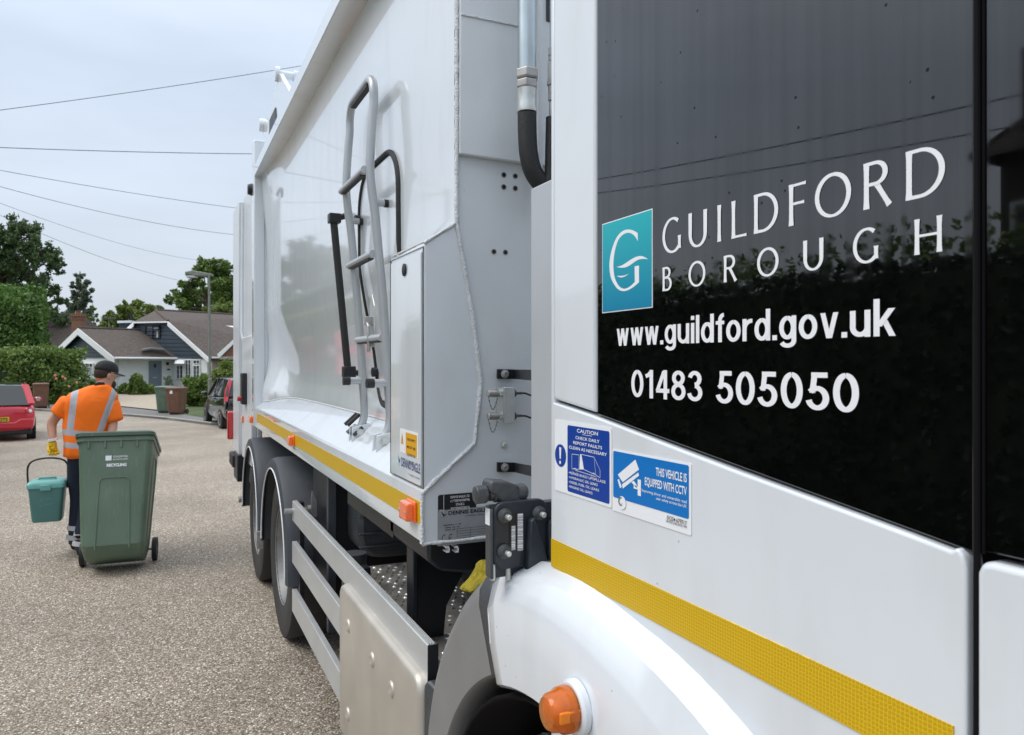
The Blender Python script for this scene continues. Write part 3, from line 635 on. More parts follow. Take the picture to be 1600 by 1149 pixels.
mb.build('camera_wording', 'vinyl', st, smooth=False)
mb = MB(); o_ = S(970, 784, XS-.0013)
for a0, rr in ((60, .0072), (90, .005)):
    pp = [(o_.y - rr*math.cos(R(a0 + k*240/14)), o_.z + rr*math.sin(R(a0 + k*240/14))) for k in range(15)]
    mb.grid([[(o_.x, y, z) for y, z in pp], [(o_.x, o_.y + (y-o_.y)*.75, o_.z + (z-o_.z)*.8) for y, z in pp]])
text(mb, '01254 679717', (XS-.001, yR, S(1073, 821.5, xx).z), RY, UP, Wd*.235, .0060, .006, 'r')
text(mb, 'SAVING LIVES SINCE 1999', (XS-.001, yR, S(1073, 826, xx).z), RY, UP, Wd*.245, .0034, .002, 'r')
mb.build('small_print', 'vblack', st, smooth=False)

# ---- front wheel arch (white fender), grey mudguard, wheel ----
CY, CZ = 1.12, .5
def pol(a, r, x): return Vector((x, CY + r*math.sin(R(a)), CZ + r*math.cos(R(a))))   # a: degrees from vertical towards the rear
rows = []
for a in np.linspace(-80, 20.5, 34):
    k = 1.0 - .012*math.sin(R(a+60)); cab_r = .852 if a < 14 else .852 - (a-14)*.004
    rr = 1 if a < 17 else 1 - (a-17)*.004
    gg = 1 + .0021*max(0, min(60, -12-a)); g2 = 1 + (gg-1)*.55
    rows.append([pol(a, .615, .70), pol(a, .615, .606), pol(a, .622, .598), pol(a, .70, .594), pol(a, .776*g2*rr, .599), pol(a, .784*g2*rr, .602), pol(a, .823*gg*rr, .618), pol(a, .829*gg*rr, .624), pol(a, .848*gg*rr, .668), pol(a, .838*gg*rr, .80)])
f_ = MB().grid(rows)
f_.add([rows[-1][i] + Vector((0, 0, 0)) for i in (1, 2, 3, 4, 5, 6, 7, 8)] + [pol(20.5, .615, .80)], [list(range(9))])
fender = f_.build('wheel_arch_fender', 'white', truck, angle=24, solid=.006)
rows = []
for a in np.linspace(20.7, 88, 26):
    ro = .835 - .09*((a-20)/68)**1.3
    rows.append([pol(a, .635, .78), pol(a, .635, .622), pol(a, .64, .616), pol(a, ro-.045, .614), pol(a, ro-.022, .622), pol(a, ro, .640), pol(a, ro+.004, .672), pol(a, ro, .95)])
m_ = MB().grid(rows); m_.add([rows[0][i] for i in range(8)], [list(range(8))[::-1]])
m_.build('front_mudguard', 'guard_light', truck, angle=40, solid=.006)
rows = []
for a in np.linspace(20.7, 26.0, 4): rows.append([pol(a, .634, .615), pol(a, .64, .6135), pol(a, .78, .6115), pol(a, .812, .619), pol(a, .8345, .638), pol(a, .841, .672)])
MB().grid(rows).build('mudguard_joint_strip', 'guard', truck, solid=.002)
MB().grid([[pol(a, .60, x) for x in (.63, .80, 1.05)] for a in np.linspace(-90, 95, 24)]).build('arch_liner', 'seal', truck, solid=.01)
MB().box((1.05, .4, .3), (1.08, 1.9, 1.15)).build('arch_back_plate', 'seal', truck)
def wheel(y, x, parent, name='wheel', rad=.5):
    w_ = MB(); prof = []
    w_.lathe([(.30, .30), (.44, .305), (.485, .29), (.5, .265), (.5, .03), (.485, .008), (.44, 0), (.31, .004), (.29, .02)], (x, y, .5), (1, 0, 0), 48, caps=False)
    ty = w_.build(name, 'tyre', parent, angle=40)
    r_ = MB().lathe([(.0, .11), (.11, .11), (.12, .13), (.2, .13), (.26, .10), (.285, .03), (.297, .012), (.305, .012), (.305, .30), (0, .30)], (x, y, .5), (1, 0, 0), 40)
    r_.build('rim', 'rim', ty)
    for k in range(10):
        a = R(36*k); MB().lathe([(.014, 0), (.014, .02), (.008, .03)], (x+.13, y + .165*math.cos(a), .5 + .165*math.sin(a)), (-1, 0, 0), 6).build('wheel_nut', 'steel_dull', ty)
    return ty
wheel(CY, .80, truck)
# round amber marker lamp
p = S(903, 1104, .594)
base = MB().lathe([(.0, 0), (.043, 0), (.043, .010), (.038, .014), (0, .014)], (p.x, p.y, p.z), OUTX, 32).build('lamp_base', 'white', truck)
MB().lathe([(.034, 0), (.036, .006), (.035, .020), (.031, .026), (.029, .038), (.024, .044), (0, .046)], (p.x-.013, p.y, p.z), OUTX, 32).build('marker_lamp', 'amber', truck)
MB().lathe([(.0, 0), (.027, .002), (.026, .018), (.018, .024), (.012, .032), (0, .034)], (p.x-.014, p.y, p.z), OUTX, 16).build('lamp_core', 'amber_core', truck)
MB().box((p.x-.050, p.y-.034, p.z-.006), (p.x-.014, p.y-.028, p.z+.012)).build('lamp_clip', 'amber_core', truck, bevel=.002)

# ---- gap between cab and body ----
MB().box((.752, 1.365, 1.25), (1.25, 1.495, F(845, 296, 1.49).z)).build('air_intake_box', 'boxgrey', truck, bevel=.004)
YB = 1.98                                            # plane of the body's front bulkhead
def Fq(px, py, dy=0): p = F(px, py, YB); return Vector((p.x, p.y + dy, p.z))
prof = [(.655, 1.21), (.655, 1.362), (.812, 1.487), (.832, 1.66), (.808, 1.84), (.775, 2.02), (.757, 2.117), (.757, 3.24), (3.1, 3.24), (3.1, 1.21)]
MB().prism([(x, YB, z) for x, z in prof], (0, .012, 0)).build('front_bulkhead', 'pale', truck, smooth=False)
zl_ = F(713, 243, YB).z
MB().prism([(.762, YB, zl_), (.762, YB, 3.2), (1.6, YB, 3.2), (1.6, YB, zl_ - .012)], (0, -.022, 0)).build('upper_bulkhead_plate', 'pale', truck, bevel=.004)
zl2 = F(715, 28, YB).z
MB().tube([Fq(716, 28, -.024), Fq(810, 47, -.024)], .003, 6).build('weld_seam', 'weld', truck)
# cabinet filling the hollow under the barrel side
cab_f = [(.66, 1.362), (.66, 2.053), (.757, 2.117), (.775, 2.02), (.808, 1.84), (.832, 1.66), (.812, 1.487)]
cabinet = MB().prism([(x, YB - .004, z) for x, z in cab_f], (0, .335, 0)).build('side_locker', 'body', truck, bevel=.004)
zd1, zd0 = S(664, 389).z, 1.372
MB().prism(rect(SY(613.5), SY(660), zd0, 2.035, X0-.006, .006), (.005, 0, 0)).build('locker_door', 'body', truck, bevel=.0015)
MB().tube([(X0-.002, SY(612)+.004, 1.368), (X0-.002, SY(612)+.004, 2.045), (X0-.002, SY(662)-.002, 2.045), (X0-.002, SY(662)-.002, 1.368)], .0015, 6, closed=True).build('door_seam', 'vblack', truck)
p = S(632.5, 422, X0-.006)
MB().lathe([(.0, 0), (.019, 0), (.019, .004), (.012, .006), (0, .006)], p, OUTX, 20).build('locker_lock', 'black', truck)
# welds along the bulkhead edge
def wob(pts, r, amp=.0008):
    o = []
    for a, b in zip(pts[:-1], pts[1:]):
        a = Vector(a); b = Vector(b); n_ = max(2, int((b-a).length/.012))
        for i in range(n_): o.append(a.lerp(b, i/n_) + Vector((random.uniform(-amp, amp), 0, random.uniform(-amp, amp))))
    o.append(Vector(pts[-1])); return o, [r*random.uniform(.75, 1.2) for _ in o]
for pts, r in (([(.757, YB-.006, 2.117), (.757, YB-.006, 3.22)], .0062), ([(.655, YB-.004, 1.355), (.70, YB-.006, 1.395), (.812, YB-.006, 1.487), (.832, YB-.006, 1.66), (.808, YB-.006, 1.84), (.775, YB-.006, 2.02), (.757, YB-.006, 2.117)], .0065),
               ([(.659, YB-.006, 2.055), (.757, YB-.006, 2.12)], .005), ([(.655, YB-.003, 1.214), (.655, YB-.003, 1.36)], .006), ([(.655, YB-.003, 1.212), (1.0, YB-.003, 1.212)], .005)):
    a, rr = wob(pts, r); MB().tube(a, rr, 7).build('weld_bead', 'weld', truck, angle=80)
a, rr = wob([(.758, YB, 2.119), (.664, YB, 2.06), (.664, YB+.33, 2.06)], .003); MB().tube(a, rr, 6).build('weld_bead', 'weld', truck, angle=80)
for px, py in ((787,273.5),(805,275.5),(787,292.5),(805,294.5),(771.5,393.5),(789.5,394.5)):
    MB().lathe([(.0, 0), (.0085, 0), (.0085, .0012), (.005, .0016)], Fq(px, py), (0, -1, 0), 16).build('rivet_hole', 'steel_dull', truck)
    MB().lathe([(.0, 0), (.0062, 0), (.0062, .0022), (0, .0022)], Fq(px, py), (0, -1, 0), 14).build('bolt_hole', 'vblack', truck)
# hydraulic pipe and hose
YP = 1.86
def FP(px, py, Y=YP): return F(px, py, Y)
a, b = FP(823.5, -90), FP(823.5, 112)
r_p = (FP(837, 60) - FP(811, 60)).length / 2
MB().tube([a, b], r_p*1.0, 24).build('steel_pipe', 'pipe', truck)
def hexnut(c, r, h, name, m='steel_dull'): return MB().lathe([(r*.86, 0), (r, h*.12), (r, h*.85), (r*.86, h)], c, (0, 0, -1), 6).build(name, m, truck, bevel=.0015, smooth=False)
hexnut(FP(824, 109), .0335, .030, 'pipe_nut')
hexnut(FP(823.5, 126), .0315, .026, 'pipe_nut')
MB().lathe([(.026, 0), (.0285, .002), (.0275, .012), (.0275, .05), (.029, .06), (.0285, .066)], FP(823.5, 139.5), (0, 0, -1), 24).build('hose_ferrule', 'steel', truck)
hp = [FP(823.5, 178), FP(824, 210), FP(826, 240), FP(832, 266), FP(844, 285), FP(858, 296), FP(876, 300)]
def smooth_path(P, n=6):
    o = []; P = [Vector(p) for p in P]
    for i in range(len(P)-1):
        p0 = P[max(i-1, 0)]; p1 = P[i]; p2 = P[i+1]; p3 = P[min(i+2, len(P)-1)]
        for k in range(n):
            t = k/n; o.append(.5*((2*p1) + (p2-p0)*t + (2*p0-5*p1+4*p2-p3)*t*t + (3*p1-p0-3*p2+p3)*t**3))
    return o + [P[-1]]
MB().tube(smooth_path(hp), .0268, 18).build('hydraulic_hose', 'rubber', truck)
h2 = 1.84
a = [F(862, -60, h2), F(862, 78, h2)]; MB().tube(a, .0055, 12).build('thin_pipe', 'pipe', truck)
for y0_, y1_, r in ((76, 88, .011), (88, 96, .009), (97, 128, .013), (128, 134, .015), (134, 146, .010), (146, 158, .012), (160, 184, .008)):
    c_ = F(862, y0_, h2); MB().lathe([(r*.9, 0), (r, .001), (r, c_.z - F(862, y1_, h2).z - .001), (r*.9, c_.z - F(862, y1_, h2).z)], c_, (0, 0, -1), 6 if r > .0105 else 16).build('pipe_fitting', 'steel_dull', truck, smooth=False)
MB().tube(smooth_path([F(862, 184, h2), F(861, 230, h2), F(860, 270, h2), F(857, 300, h2)]), .0165, 14).build('hydraulic_hose', 'rubber', truck)
MB().box((F(848, 0, YB).x, YB-.026, F(848, 38, YB).z), (F(861, 0, YB).x, YB-.02, 3.1)).build('slot_opening', 'vblack', truck)
MB().box((F(839, 0, 1.93).x, 1.92, 2.2), (F(846, 0, 1.93).x, 1.955, 3.2)).build('pipe_channel', 'pale', truck, bevel=.003)
# brackets, test couplings, bolts
def bracket(y0_, drop):
    a = Fq(775, y0_, -.012); b = Fq(802, y0_+.5, -.012); h = Fq(775, y0_).z - Fq(775, y0_+15).z
    e = F(842, y0_ + drop, 1.62); z = Vector((0, 0, -h))
    o = MB().prism([a, b, b+z, a+z], (0, .008, 0)).prism([b, e, e+z, b+z], (0, .008, 0)).build('hose_bracket', 'black', truck, bevel=.001)
    c_ = Fq(785.5, y0_+7.5, -.014)
    MB().lathe([(0, 0), (.0125, 0), (.0125, .003), (.0085, .004), (.0085, .011), (.006, .012), (.006, .008), (0, .008)], c_, (0, -1, 0), 20).build('socket_bolt', 'steel_dull', truck)
bracket(577, 1); bracket(722, 8)
MB().lathe([(.0, 0), (.0105, 0), (.0105, .002)], Fq(786.5, 695, -.001), (0, -1, 0), 18).lathe([(.0085, 0), (.0085, .009), (.006, .0115), (0, .0115)], Fq(786.5, 695, -.003), (0, -1, 0), 6).build('hex_bolt', 'steel', truck)
a = Fq(775, 604.5, -.055); b = Fq(792, 660, -.055)
pl = MB().prism([(a.x, a.y, a.z), (b.x-.006, a.y, a.z), (b.x, a.y, a.z-.012), (b.x, a.y, b.z+.012), (b.x-.006, a.y, b.z), (a.x, a.y, b.z)], (0, .004, 0))
pl.box((a.x, a.y, b.z+.002), (a.x+.003, YB, a.z-.002)); cpl = pl.build('coupling_plate', 'steel', truck, bevel=.0015)
for py in (615, 650.5):
    c_ = F(762, py, a.y + .012)
    MB().lathe([(.0085, 0), (.011, .002), (.0105, .012), (.011, .014), (.011, .030), (.0085, .034)], c_, (1, 0, -.02), 20).build('test_coupling', 'steel_dull', truck)
    q = F(779, py, a.y + .012); MB().lathe([(.0125, 0), (.0125, .015)], q, (1, 0, 0), 6).build('coupling_nut', 'steel', truck, smooth=False, bevel=.001)
    q = F(793, py, a.y + .012); MB().lathe([(.009, 0), (.009, .006), (.0115, .007), (.0115, .024), (.009, .027), (.004, .028), (.004, .045)], q, (1, 0, 0), 6).build('hose_fitting', 'castgrey', truck)
    e_ = F(811, py, a.y + .012); MB().tube(smooth_path([e_, e_ + Vector((.02, 0, 0)), e_ + Vector((.05, 0, -.008)), e_ + Vector((.12, -.05, -.01))]), .0028, 8).build('thin_hose', 'black', truck)
    ch = MB(); o1 = F(763, py+5, a.y); o2 = F(777, py+8, a.y)
    for k in range(14):
        t = k/13; c0 = o1.lerp(o2, t) + Vector((0, 0, -.034*math.sin(math.pi*t))); t2 = (k+.8)/13
        c1 = o1.lerp(o2, t2) + Vector((0, 0, -.034*math.sin(math.pi*min(1, t2)))); ch.tube([c0, c1], .0015 if k % 2 else .0009, 5)
    ch.build('cap_chain', 'black', truck)
# type plates on the bulkhead
def Fl(px, py, d): p = F(px, py, YB - d); return p
def fplate(name, x0, y0_, x1, y1_, m, r=.003):
    a = Fl(x0, (y0_), .002); b = Fl(x1, y1_, .002)
    pts = []
    for cx_, cz_, a0 in ((b.x-r, a.z-r, 0), (a.x+r, a.z-r, 90), (a.x+r, b.z+r, 180), (b.x-r, b.z+r, 270)):
        for k in range(5): an = R(a0+22.5*k); pts.append((cx_ + r*math.cos(an), a.y, cz_ + r*math.sin(an)))
    return MB().prism(pts, (0, .0015, 0)).build(name, m, truck, smooth=False), a, b
RX = Vector((1, 0, 0))
pl_, a, b = fplate('identification_plate', 684.5, 774, 744, 796.5, 'vblack', .006)
mb = MB(); w_ = b.x - a.x; h_ = a.z - b.z; xc = a.x + w_*.57; y_ = a.y - .0006
for i, (t_, q) in enumerate((('DENNIS EAGLE LTD', .5), ('e11*2007/46*0207*06', .5), ('STAGE 2', .22), ('WVT0050003200315', .5))):
    text(mb, t_, (xc, y_, a.z - h_*(.235 + .215*i)), RX, UP, w_*q, h_*.13, .006, 'c')
mb.add([(a.x+w_*.14, y_, a.z), (a.x+w_*.15, y_, a.z), (a.x+w_*.15, y_, b.z), (a.x+w_*.14, y_, b.z)], [(0,1,2,3)])
text(mb, 'VIN', (a.x+w_*.07, y_, b.z+h_*.08), RX, UP, w_*.08, h_*.1, .006, 'c')
mb.build('plate_wording', 'vinyl', pl_, smooth=False)
pl_, a, b = fplate('maker_plate', 684, 798, 765, 845, 'vgrey', .002)
mb = MB(); w_ = b.x - a.x; h_ = a.z - b.z; y_ = a.y - .0006
text(mb, 'DENNIS EAGLE', (a.x+w_*.2, y_, a.z-h_*.15), RX, UP, w_*.74, h_*.105, .03)
def fpoly(pts): mb.add([(a.x+w_*x, y_, a.z-h_*z) for x, z in pts], [list(range(len(pts)))])
fpoly([(.06,.04),(.12,.12),(.12,.22),(.09,.13)]); fpoly([(.12,.13),(.17,.10),(.13,.17)])
text(mb, 'A TERBERG COMPANY', (a.x+w_*.52, y_, a.z-h_*.235), RX, UP, w_*.42, h_*.03, 0)
for i, (q, z) in enumerate(((.62, .42), (.54, .49), (.44, .555))):
    for k in range(int(q*22)):
        if random.random() < .8: fpoly([(.11+k*.028, z), (.11+k*.028+.02, z), (.11+k*.028+.02, z+.026), (.11+k*.028, z+.026)])
for z in (.56, .63, .70, .77, .83): fpoly([(.36, z), (.97, z), (.97, z+.008), (.36, z+.008)])
for x in (.36, .62, .965): fpoly([(x, .56), (x+.006, .56), (x+.006, .84), (x, .84)])
def cring(cx_, e=False):
    pts = [(cx_ + .045*math.cos(R(k)), .80 + .115*math.sin(R(k))) for k in range(60, 301, 16)]
    for q, s_ in zip(pts[:-1], pts[1:]): fpoly([q, s_, (cx_ + (s_[0]-cx_)*.78, .80 + (s_[1]-.80)*.82), (cx_ + (q[0]-cx_)*.78, .80 + (q[1]-.80)*.82)])
    if e: fpoly([(cx_-.04, .79), (cx_+.01, .79), (cx_+.01, .81), (cx_-.04, .81)])
cring(.12); cring(.25, True)
mb.build('plate_wording', 'vblack', pl_, smooth=False)
# little C-channel hooks under the skirt
for px in (702, 716):
    q = Fq(px, 853, -.004); MB().box((q.x-.012, q.y, q.z-.004), (q.x, q.y+.03, q.z)).box((q.x-.002, q.y, q.z-.016), (q.x, q.y+.03, q.z)).box((q.x-.01, q.y, q.z-.018), (q.x, q.y+.03, q.z-.015)).build('hook_channel', 'white', truck)

# cab mount bracket with barcode label
YK = 1.30
def K_(px, py, dy=0): p = F(px, py, YK); return Vector((p.x, p.y+dy, p.z))
pts = []
a = K_(773, 786); b = K_(855.5, 888)
for (cx_, cz_, a0, r) in ((b.x-.02, a.z-.02, 0, .02), (a.x+.02, a.z-.02, 90, .02), (a.x+.022, b.z+.03, 180, .022), (b.x-.02, b.z+.03, 270, .02)):
    for k in range(6): an = R(a0+18*k); pts.append((cx_ + r*math.cos(an), YK, cz_ + r*math.sin(an)))
mount = MB().prism(pts, (0, .014, 0)).box((a.x-.003, YK+.012, b.z-.01), (b.x+.04, YK+.04, a.z-.01)).build('cab_mount_plate', 'navyiron', truck, bevel=.003)
MB().box((K_(772, 0).x-.004, YK+.006, b.z-.01), (K_(773, 0).x+.002, YK+.035, K_(773, 797).z)).build('mount_side_plate', 'castgrey', truck, bevel=.003)
q = [K_(*p, -.001) for p in ((823, 812), (829, 806), (857, 896), (818, 896))]
MB().prism([q[0], q[1], q[2], q[3]], (0, -.018, 0)).build('mount_rib', 'navyiron', truck, bevel=.003)
MB().box((K_(853, 0).x, YK-.012, K_(860, 890).z), (K_(868, 0).x, YK+.01, K_(860, 812).z)).build('mount_upright', 'navyiron', truck, bevel=.006)
for px, py in ((787.5, 805.5), (841, 801.5), (787, 861.5)):
    c_ = K_(px, py, -.001)
    o = MB().lathe([(0, 0), (.0142, 0), (.0142, .005), (.0103, .008), (.0103, .015), (0, .015)], c_, (0, -1, 0), 20).build('mount_bolt', 'castgrey', truck)
    MB().lathe([(0, 0), (.0053, 0), (.0053, .010), (.004, .0115), (0, .0115)], c_ + Vector((0, -.0145, 0)), (0, -1, 0), 14).build('bolt_end', 'steel', o)
a = K_(795.5, 803, -.0008); b = K_(818, 860.5, -.0008)
lab = MB().prism([(a.x, a.y, a.z), (b.x, a.y, a.z), (b.x, a.y, b.z), (a.x, a.y, b.z)], (0, -.0008, 0)).build('barcode_label', 'vblack', truck, smooth=False)
mb = MB(); y_ = a.y - .0014
for x0, x1, z0, z1 in ((798.5, 804.5, 822, 859), (808, 816.5, 803, 860)):
    A = K_(x0, z0); B = K_(x1, z1); z = A.z
    while z > B.z:
        h = random.choice((.0009, .0016, .003)); z2 = max(B.z, z-h); mb.add([(A.x, y_, z), (B.x, y_, z), (B.x, y_, z2), (A.x, y_, z2)], [(0,1,2,3)]); z = z2 - random.choice((.0005, .0009))
mb.build('barcode_bars', 'vinyl', lab, smooth=False)
A = K_(771.5, 797); B = K_(771.5, 823)
MB().box((A.x-.0050, YK+.010, B.z), (A.x-.0035, YK+.030, A.z)).build('side_label', 'vinyl', truck)
# cast lock valve above the mount
def KV(px, py, dy=.012): return K_(px, py, dy)
a = KV(781, 758); b = KV(818, 784)
v = MB().prism([KV(770, 762), KV(773, 753), KV(800, 755), KV(817, 761), KV(817, 781), KV(822, 788), KV(789, 790), KV(782, 778), KV(770, 772)], (0, .045, 0)).build('lock_casting', 'castgrey', truck, bevel=.006, seg=3)
MB().lathe([(.010, 0), (.0185, .003), (.0185, .024), (.015, .027)], KV(750, 778, .03), (1, .0, .02), 8).build('lock_knob', 'castgrey', truck, bevel=.0015)
MB().lathe([(.010, 0), (.0145, .002), (.0145, .012), (.018, .014), (.018, .024), (.014, .026)], KV(771, 776, .03), (1, 0, .02), 20).build('lock_collar', 'castgrey', truck)
MB().lathe([(.016, 0), (.018, .004), (.018, .02), (.012, .026)], KV(814, 774, .03), (1, 0, 0), 18).build('lock_collar', 'castgrey', truck)
for px in (774, 798): MB().lathe([(.0055, 0), (.0055, .03), (.004, .032)], K_(px, 884, .012), (0, 0, -1), 12).build('stud_end', 'steel', truck)
# yellow cloth stuffed behind the mount
rows = []
for i in range(13):
    t = i/12; rr = []
    for j in range(20):
        an = 2*math.pi*j/20; rad = (.034 + .02*math.sin(math.pi*t)) * (1 + .25*math.sin(3*an + 5*t) + .18*math.sin(7*an - 9*t) + random.uniform(-.05, .05))
        base = F(772 - 26*t + 8*math.sin(4*t), 884 + 34*t, 1.86)
        rr.append(base + Vector((math.cos(an)*rad, math.sin(an)*rad*.6, math.sin(an)*rad*.5)))
    rows.append(rr)
rag = MB().loft(rows).build('yellow_rag', 'yellowcloth', None, subsurf=1)
tag(rag, 'crumpled dirty yellow rag stuffed in the gap behind the cab of the truck', 'rag')

# ---- body side (barrel plate flaring out to the rear frame) ----
hz = [1.494, 1.58, 1.66, 1.75, 1.85, 2.0, 2.117, 2.3, 2.6, 2.9, 3.1, 3.2]
hx = [.812, .829, .832, .824, .805, .777, .759, .757, .757, .757, .757, .757]
oh = [1.49, 1.75, 2.16, 2.56, 3.0, 3.12, 3.2]; oy = [4.75, 5.6, 6.05, 6.11, 5.77, 5.3, 4.7]
def bodyx(y, z):
    b_ = float(np.interp(z, hz, hx)); q = ((max(0, y-4.0)/2.1)**2.5 + (abs(z-2.35)/.9)**2.5)**.4 if y > 4.0 else 0
    t = min(1, max(0, (q-.90)/.55)); t = t*t*(3-2*t); t *= min(1, max(0, (y-4.2)/1.6))
    return b_*(1-t) + .70*t
rows = []
def foot(y): return 1.366 + (bodyx(y, 1.494) - .667) * .8366 + .001     # where the plate lands on the sloping shelf
for z in np.concatenate([[1.494 - .13, 1.494 - .08, 1.494 - .04], np.linspace(1.494, 2.117, 24), np.linspace(2.14, 3.215, 34)]):
    rows.append([(bodyx(y, max(z, 1.494)), y, max(z, foot(y))) for y in np.concatenate([[YB, 2.3, 3.0, 3.8], np.linspace(4.0, 6.2, 60)])])
MB().grid(rows).build('body_side_plate', 'body', truck, angle=60)
MB().box((.9, YB+.02, 1.21), (3.08, 6.3, 3.21)).build('body_shell', 'body', truck)
# hopper skirt beam with sloping shelf
sk = [(.66, 1.212), (.66, 1.356), (.667, 1.366), (.82, 1.494), (.86, 1.494), (.86, 1.212)]
MB().prism([(x, YB+.012, z) for x, z in sk], (0, 4.26, 0)).build('side_skirt', 'body', truck, bevel=.003)
a = S(401, 648); MB().box((X0-.002, YB+.0, 1.262), (X0-.0005, 6.05, 1.325)).build('reflective_stripe', 'tape', truck, smooth=False)
# amber side markers
for px, py, wd, hh in ((646, 797, .075, .052), (459.5, 688.5, .075, .05), (396, 655.5, .09, .05)):
    c_ = S(px, py, X0)
    bs = MB().box((X0-.012, c_.y-wd/2-.004, c_.z-hh/2-.004), (X0-.002, c_.y+wd/2+.004, c_.z+hh/2+.004)).build('marker_base', 'orange_lens', truck, bevel=.003)
    MB().box((X0-.034, c_.y-wd/2, c_.z-hh/2), (X0-.010, c_.y+wd/2, c_.z+hh/2)).build('side_marker_lamp', 'orange_lens', truck, bevel=.005)
    for s_ in (-1, 1): MB().lathe([(0, 0), (.004, 0), (.004, .002)], (X0-.034, c_.y + s_*wd*.4, c_.z-.0), OUTX, 8).build('lamp_screw', 'steel', truck)
# roof rail
MB().prism([(.655, YB-.1, 3.205), (.655, YB-.1, 3.285), (.80, YB-.1, 3.285), (.80, YB-.1, 3.215), (.745, YB-.1, 3.205)], (0, 4.32, 0)).build('roof_rail', 'body', truck, bevel=.004)
MB().box((.70, YB, 3.215), (3.08, 6.3, 3.27)).build('body_roof', 'body', truck)
# rear frame post and tailgate
MB().box((.652, 6.20, 1.21), (.74, 6.34, 3.50)).box((.735, 6.203, 1.21), (.86, 6.337, 3.2)).build('rear_frame_post', 'body', truck, bevel=.01)
MB().box((2.9, 6.20, 1.21), (3.12, 6.34, 3.30)).build('rear_frame_post', 'body', truck, bevel=.01)
MB().box((.70, 6.40, .85), (.74, 7.55, 3.30)).build('tailgate_cheek', 'pale', truck, bevel=.01)
MB().box((3.04, 6.40, .85), (3.08, 7.55, 3.30)).build('tailgate_cheek', 'body', truck, bevel=.01)
MB().box((.74, 6.36, 1.3), (3.04, 7.5, 3.35)).build('tailgate_shell', 'pale', truck, bevel=.02)
MB().box((.655, 7.55, .80), (.735, 8.15, 3.27)).build('tailgate_edge_post', 'pale', truck, bevel=.008)
MB().box((.655, 6.42, .86), (.70, 7.2, 1.95)).build('tailgate_side_box', 'pale', truck, bevel=.01)
MB().tube([(.67, 7.3, 3.2), (.66, 7.28, 2.0), (.69, 7.1, 1.75)], .014, 8).build('tailgate_pipe', 'pale', truck)
def bp(px, py): return S(px, py, .72)
pts = [(417, 262), (424, 246), (431, 205), (452, 172), (454, 146), (434, 108), (429, 120), (424, 160), (411, 197), (409, 209), (422, 222)]
MB().prism([(.70, S(x, y, .70).y, S(x, y, .70).z) for x, y in [(416,245),(419,225),(409,208),(411,196),(424,160),(431,112),(437,115),(455,148),(453,160),(436,200),(431,215)]], (.03, 0, 0)).build('lift_arm_plate', 'body', truck, bevel=.006)
c_ = S(434, 116, .70); MB().lathe([(.0, 0), (.05, 0), (.05, .03), (.028, .032), (.028, .12), (.04, .12), (.04, .22), (0, .22)], (.68, c_.y, c_.z), (1, 0, 0), 22).build('lift_pivot', 'body', truck)
c_ = S(411, 196, .70); MB().lathe([(0, 0), (.045, 0), (.05, .015), (.05, .08), (0, .08)], (.67, c_.y, c_.z), (1, 0, 0), 22).build('lift_pivot', 'body', truck)
q = [S(x, y, .695) for x, y in ((430, 168), (432, 196), (420, 218), (421, 188))]
MB().prism([(.6985, p.y, p.z) for p in q], (-.004, 0, 0)).build('arm_recess', 'guard', truck, smooth=False)
c_ = S(387, 296, .62); MB().lathe([(0, 0), (.04, 0), (.05, .03), (.05, .07), (.03, .09)], c_, (1, 0, 0), 16).build('rear_camera', 'black', truck)
# switch boxes, small lamps and rear lamp cluster
a = S(382, 583, .64); MB().box((.615, 6.75, S(0+382, 632, .64).z), (.655, 6.93, a.z)).build('switch_box', 'black', truck, bevel=.008)
c_ = S(375, 622, .62); MB().lathe([(0, 0), (.022, 0), (.022, .04)], (.585, 6.85, c_.z), (1, 0, 0), 14).build('stop_button', 'redlens', truck)
c_ = S(377, 655, .64); MB().box((.64, c_.y-.05, c_.z-.03), (.655, c_.y+.05, c_.z+.03)).build('side_marker_lamp', 'orange_lens', truck, bevel=.004)
MB().box((.60, 8.16, S(361, 690, .62).z), (.80, 8.22, S(361, 645, .62).z)).build('rear_lamp', 'redlens', truck, bevel=.015)
MB().box((.62, 7.8, .68), (.80, 8.2, .80)).build('rear_step', 'rubber', truck, bevel=.01)
MB().box((.64, 7.5, .58), (.90, 7.9, .84)).build('rear_step_bracket', 'black', truck, bevel=.01)
MB().box((.66, 6.5, .70), (.90, 6.9, .84)).build('tailgate_ram_mount', 'guard', truck, bevel=.01)
MB().box((.70, 8.17, 1.9), (.76, 8.22, 3.0)).build('rear_guard_mesh', 'black', truck)
MB().lathe([(.03, 0), (.03, .12), (.02, .13)], (.60, 6.9, S(372, 772, .62).z), (1, 0, 0), 12).build('tow_pin', 'steel_dull', truck)

# hatch with rubber seal, latch, stickers
hy0, hy1, hz0, hz1 = 3.10, 2.535, 1.545, 2.50
def hx_(y, z): return bodyx(y, z) - .004
loop = []
rr = .16
for cy, cz, a0 in ((hy1+rr, hz1-rr, 0), (hy0-rr, hz1-rr, 90), (hy0-rr, hz0+rr, 180), (hy1+rr, hz0+rr, 270)):
    for k in range(9):
        an = R(a0 + 11.25*k); loop.append((cy - rr*math.cos(an), cz + rr*math.sin(an)))
dense = []
for i in range(len(loop)):
    a = loop[i]; b = loop[(i+1) % len(loop)]; d = math.hypot(b[0]-a[0], b[1]-a[1]); n_ = max(1, int(d/.06))
    for k in range(n_): dense.append((a[0]+(b[0]-a[0])*k/n_, a[1]+(b[1]-a[1])*k/n_))
hatch = MB().tube([(hx_(y, z), y, z) for y, z in dense], .011, 8, closed=True).build('hatch_seal', 'rubber', truck)
rows = []
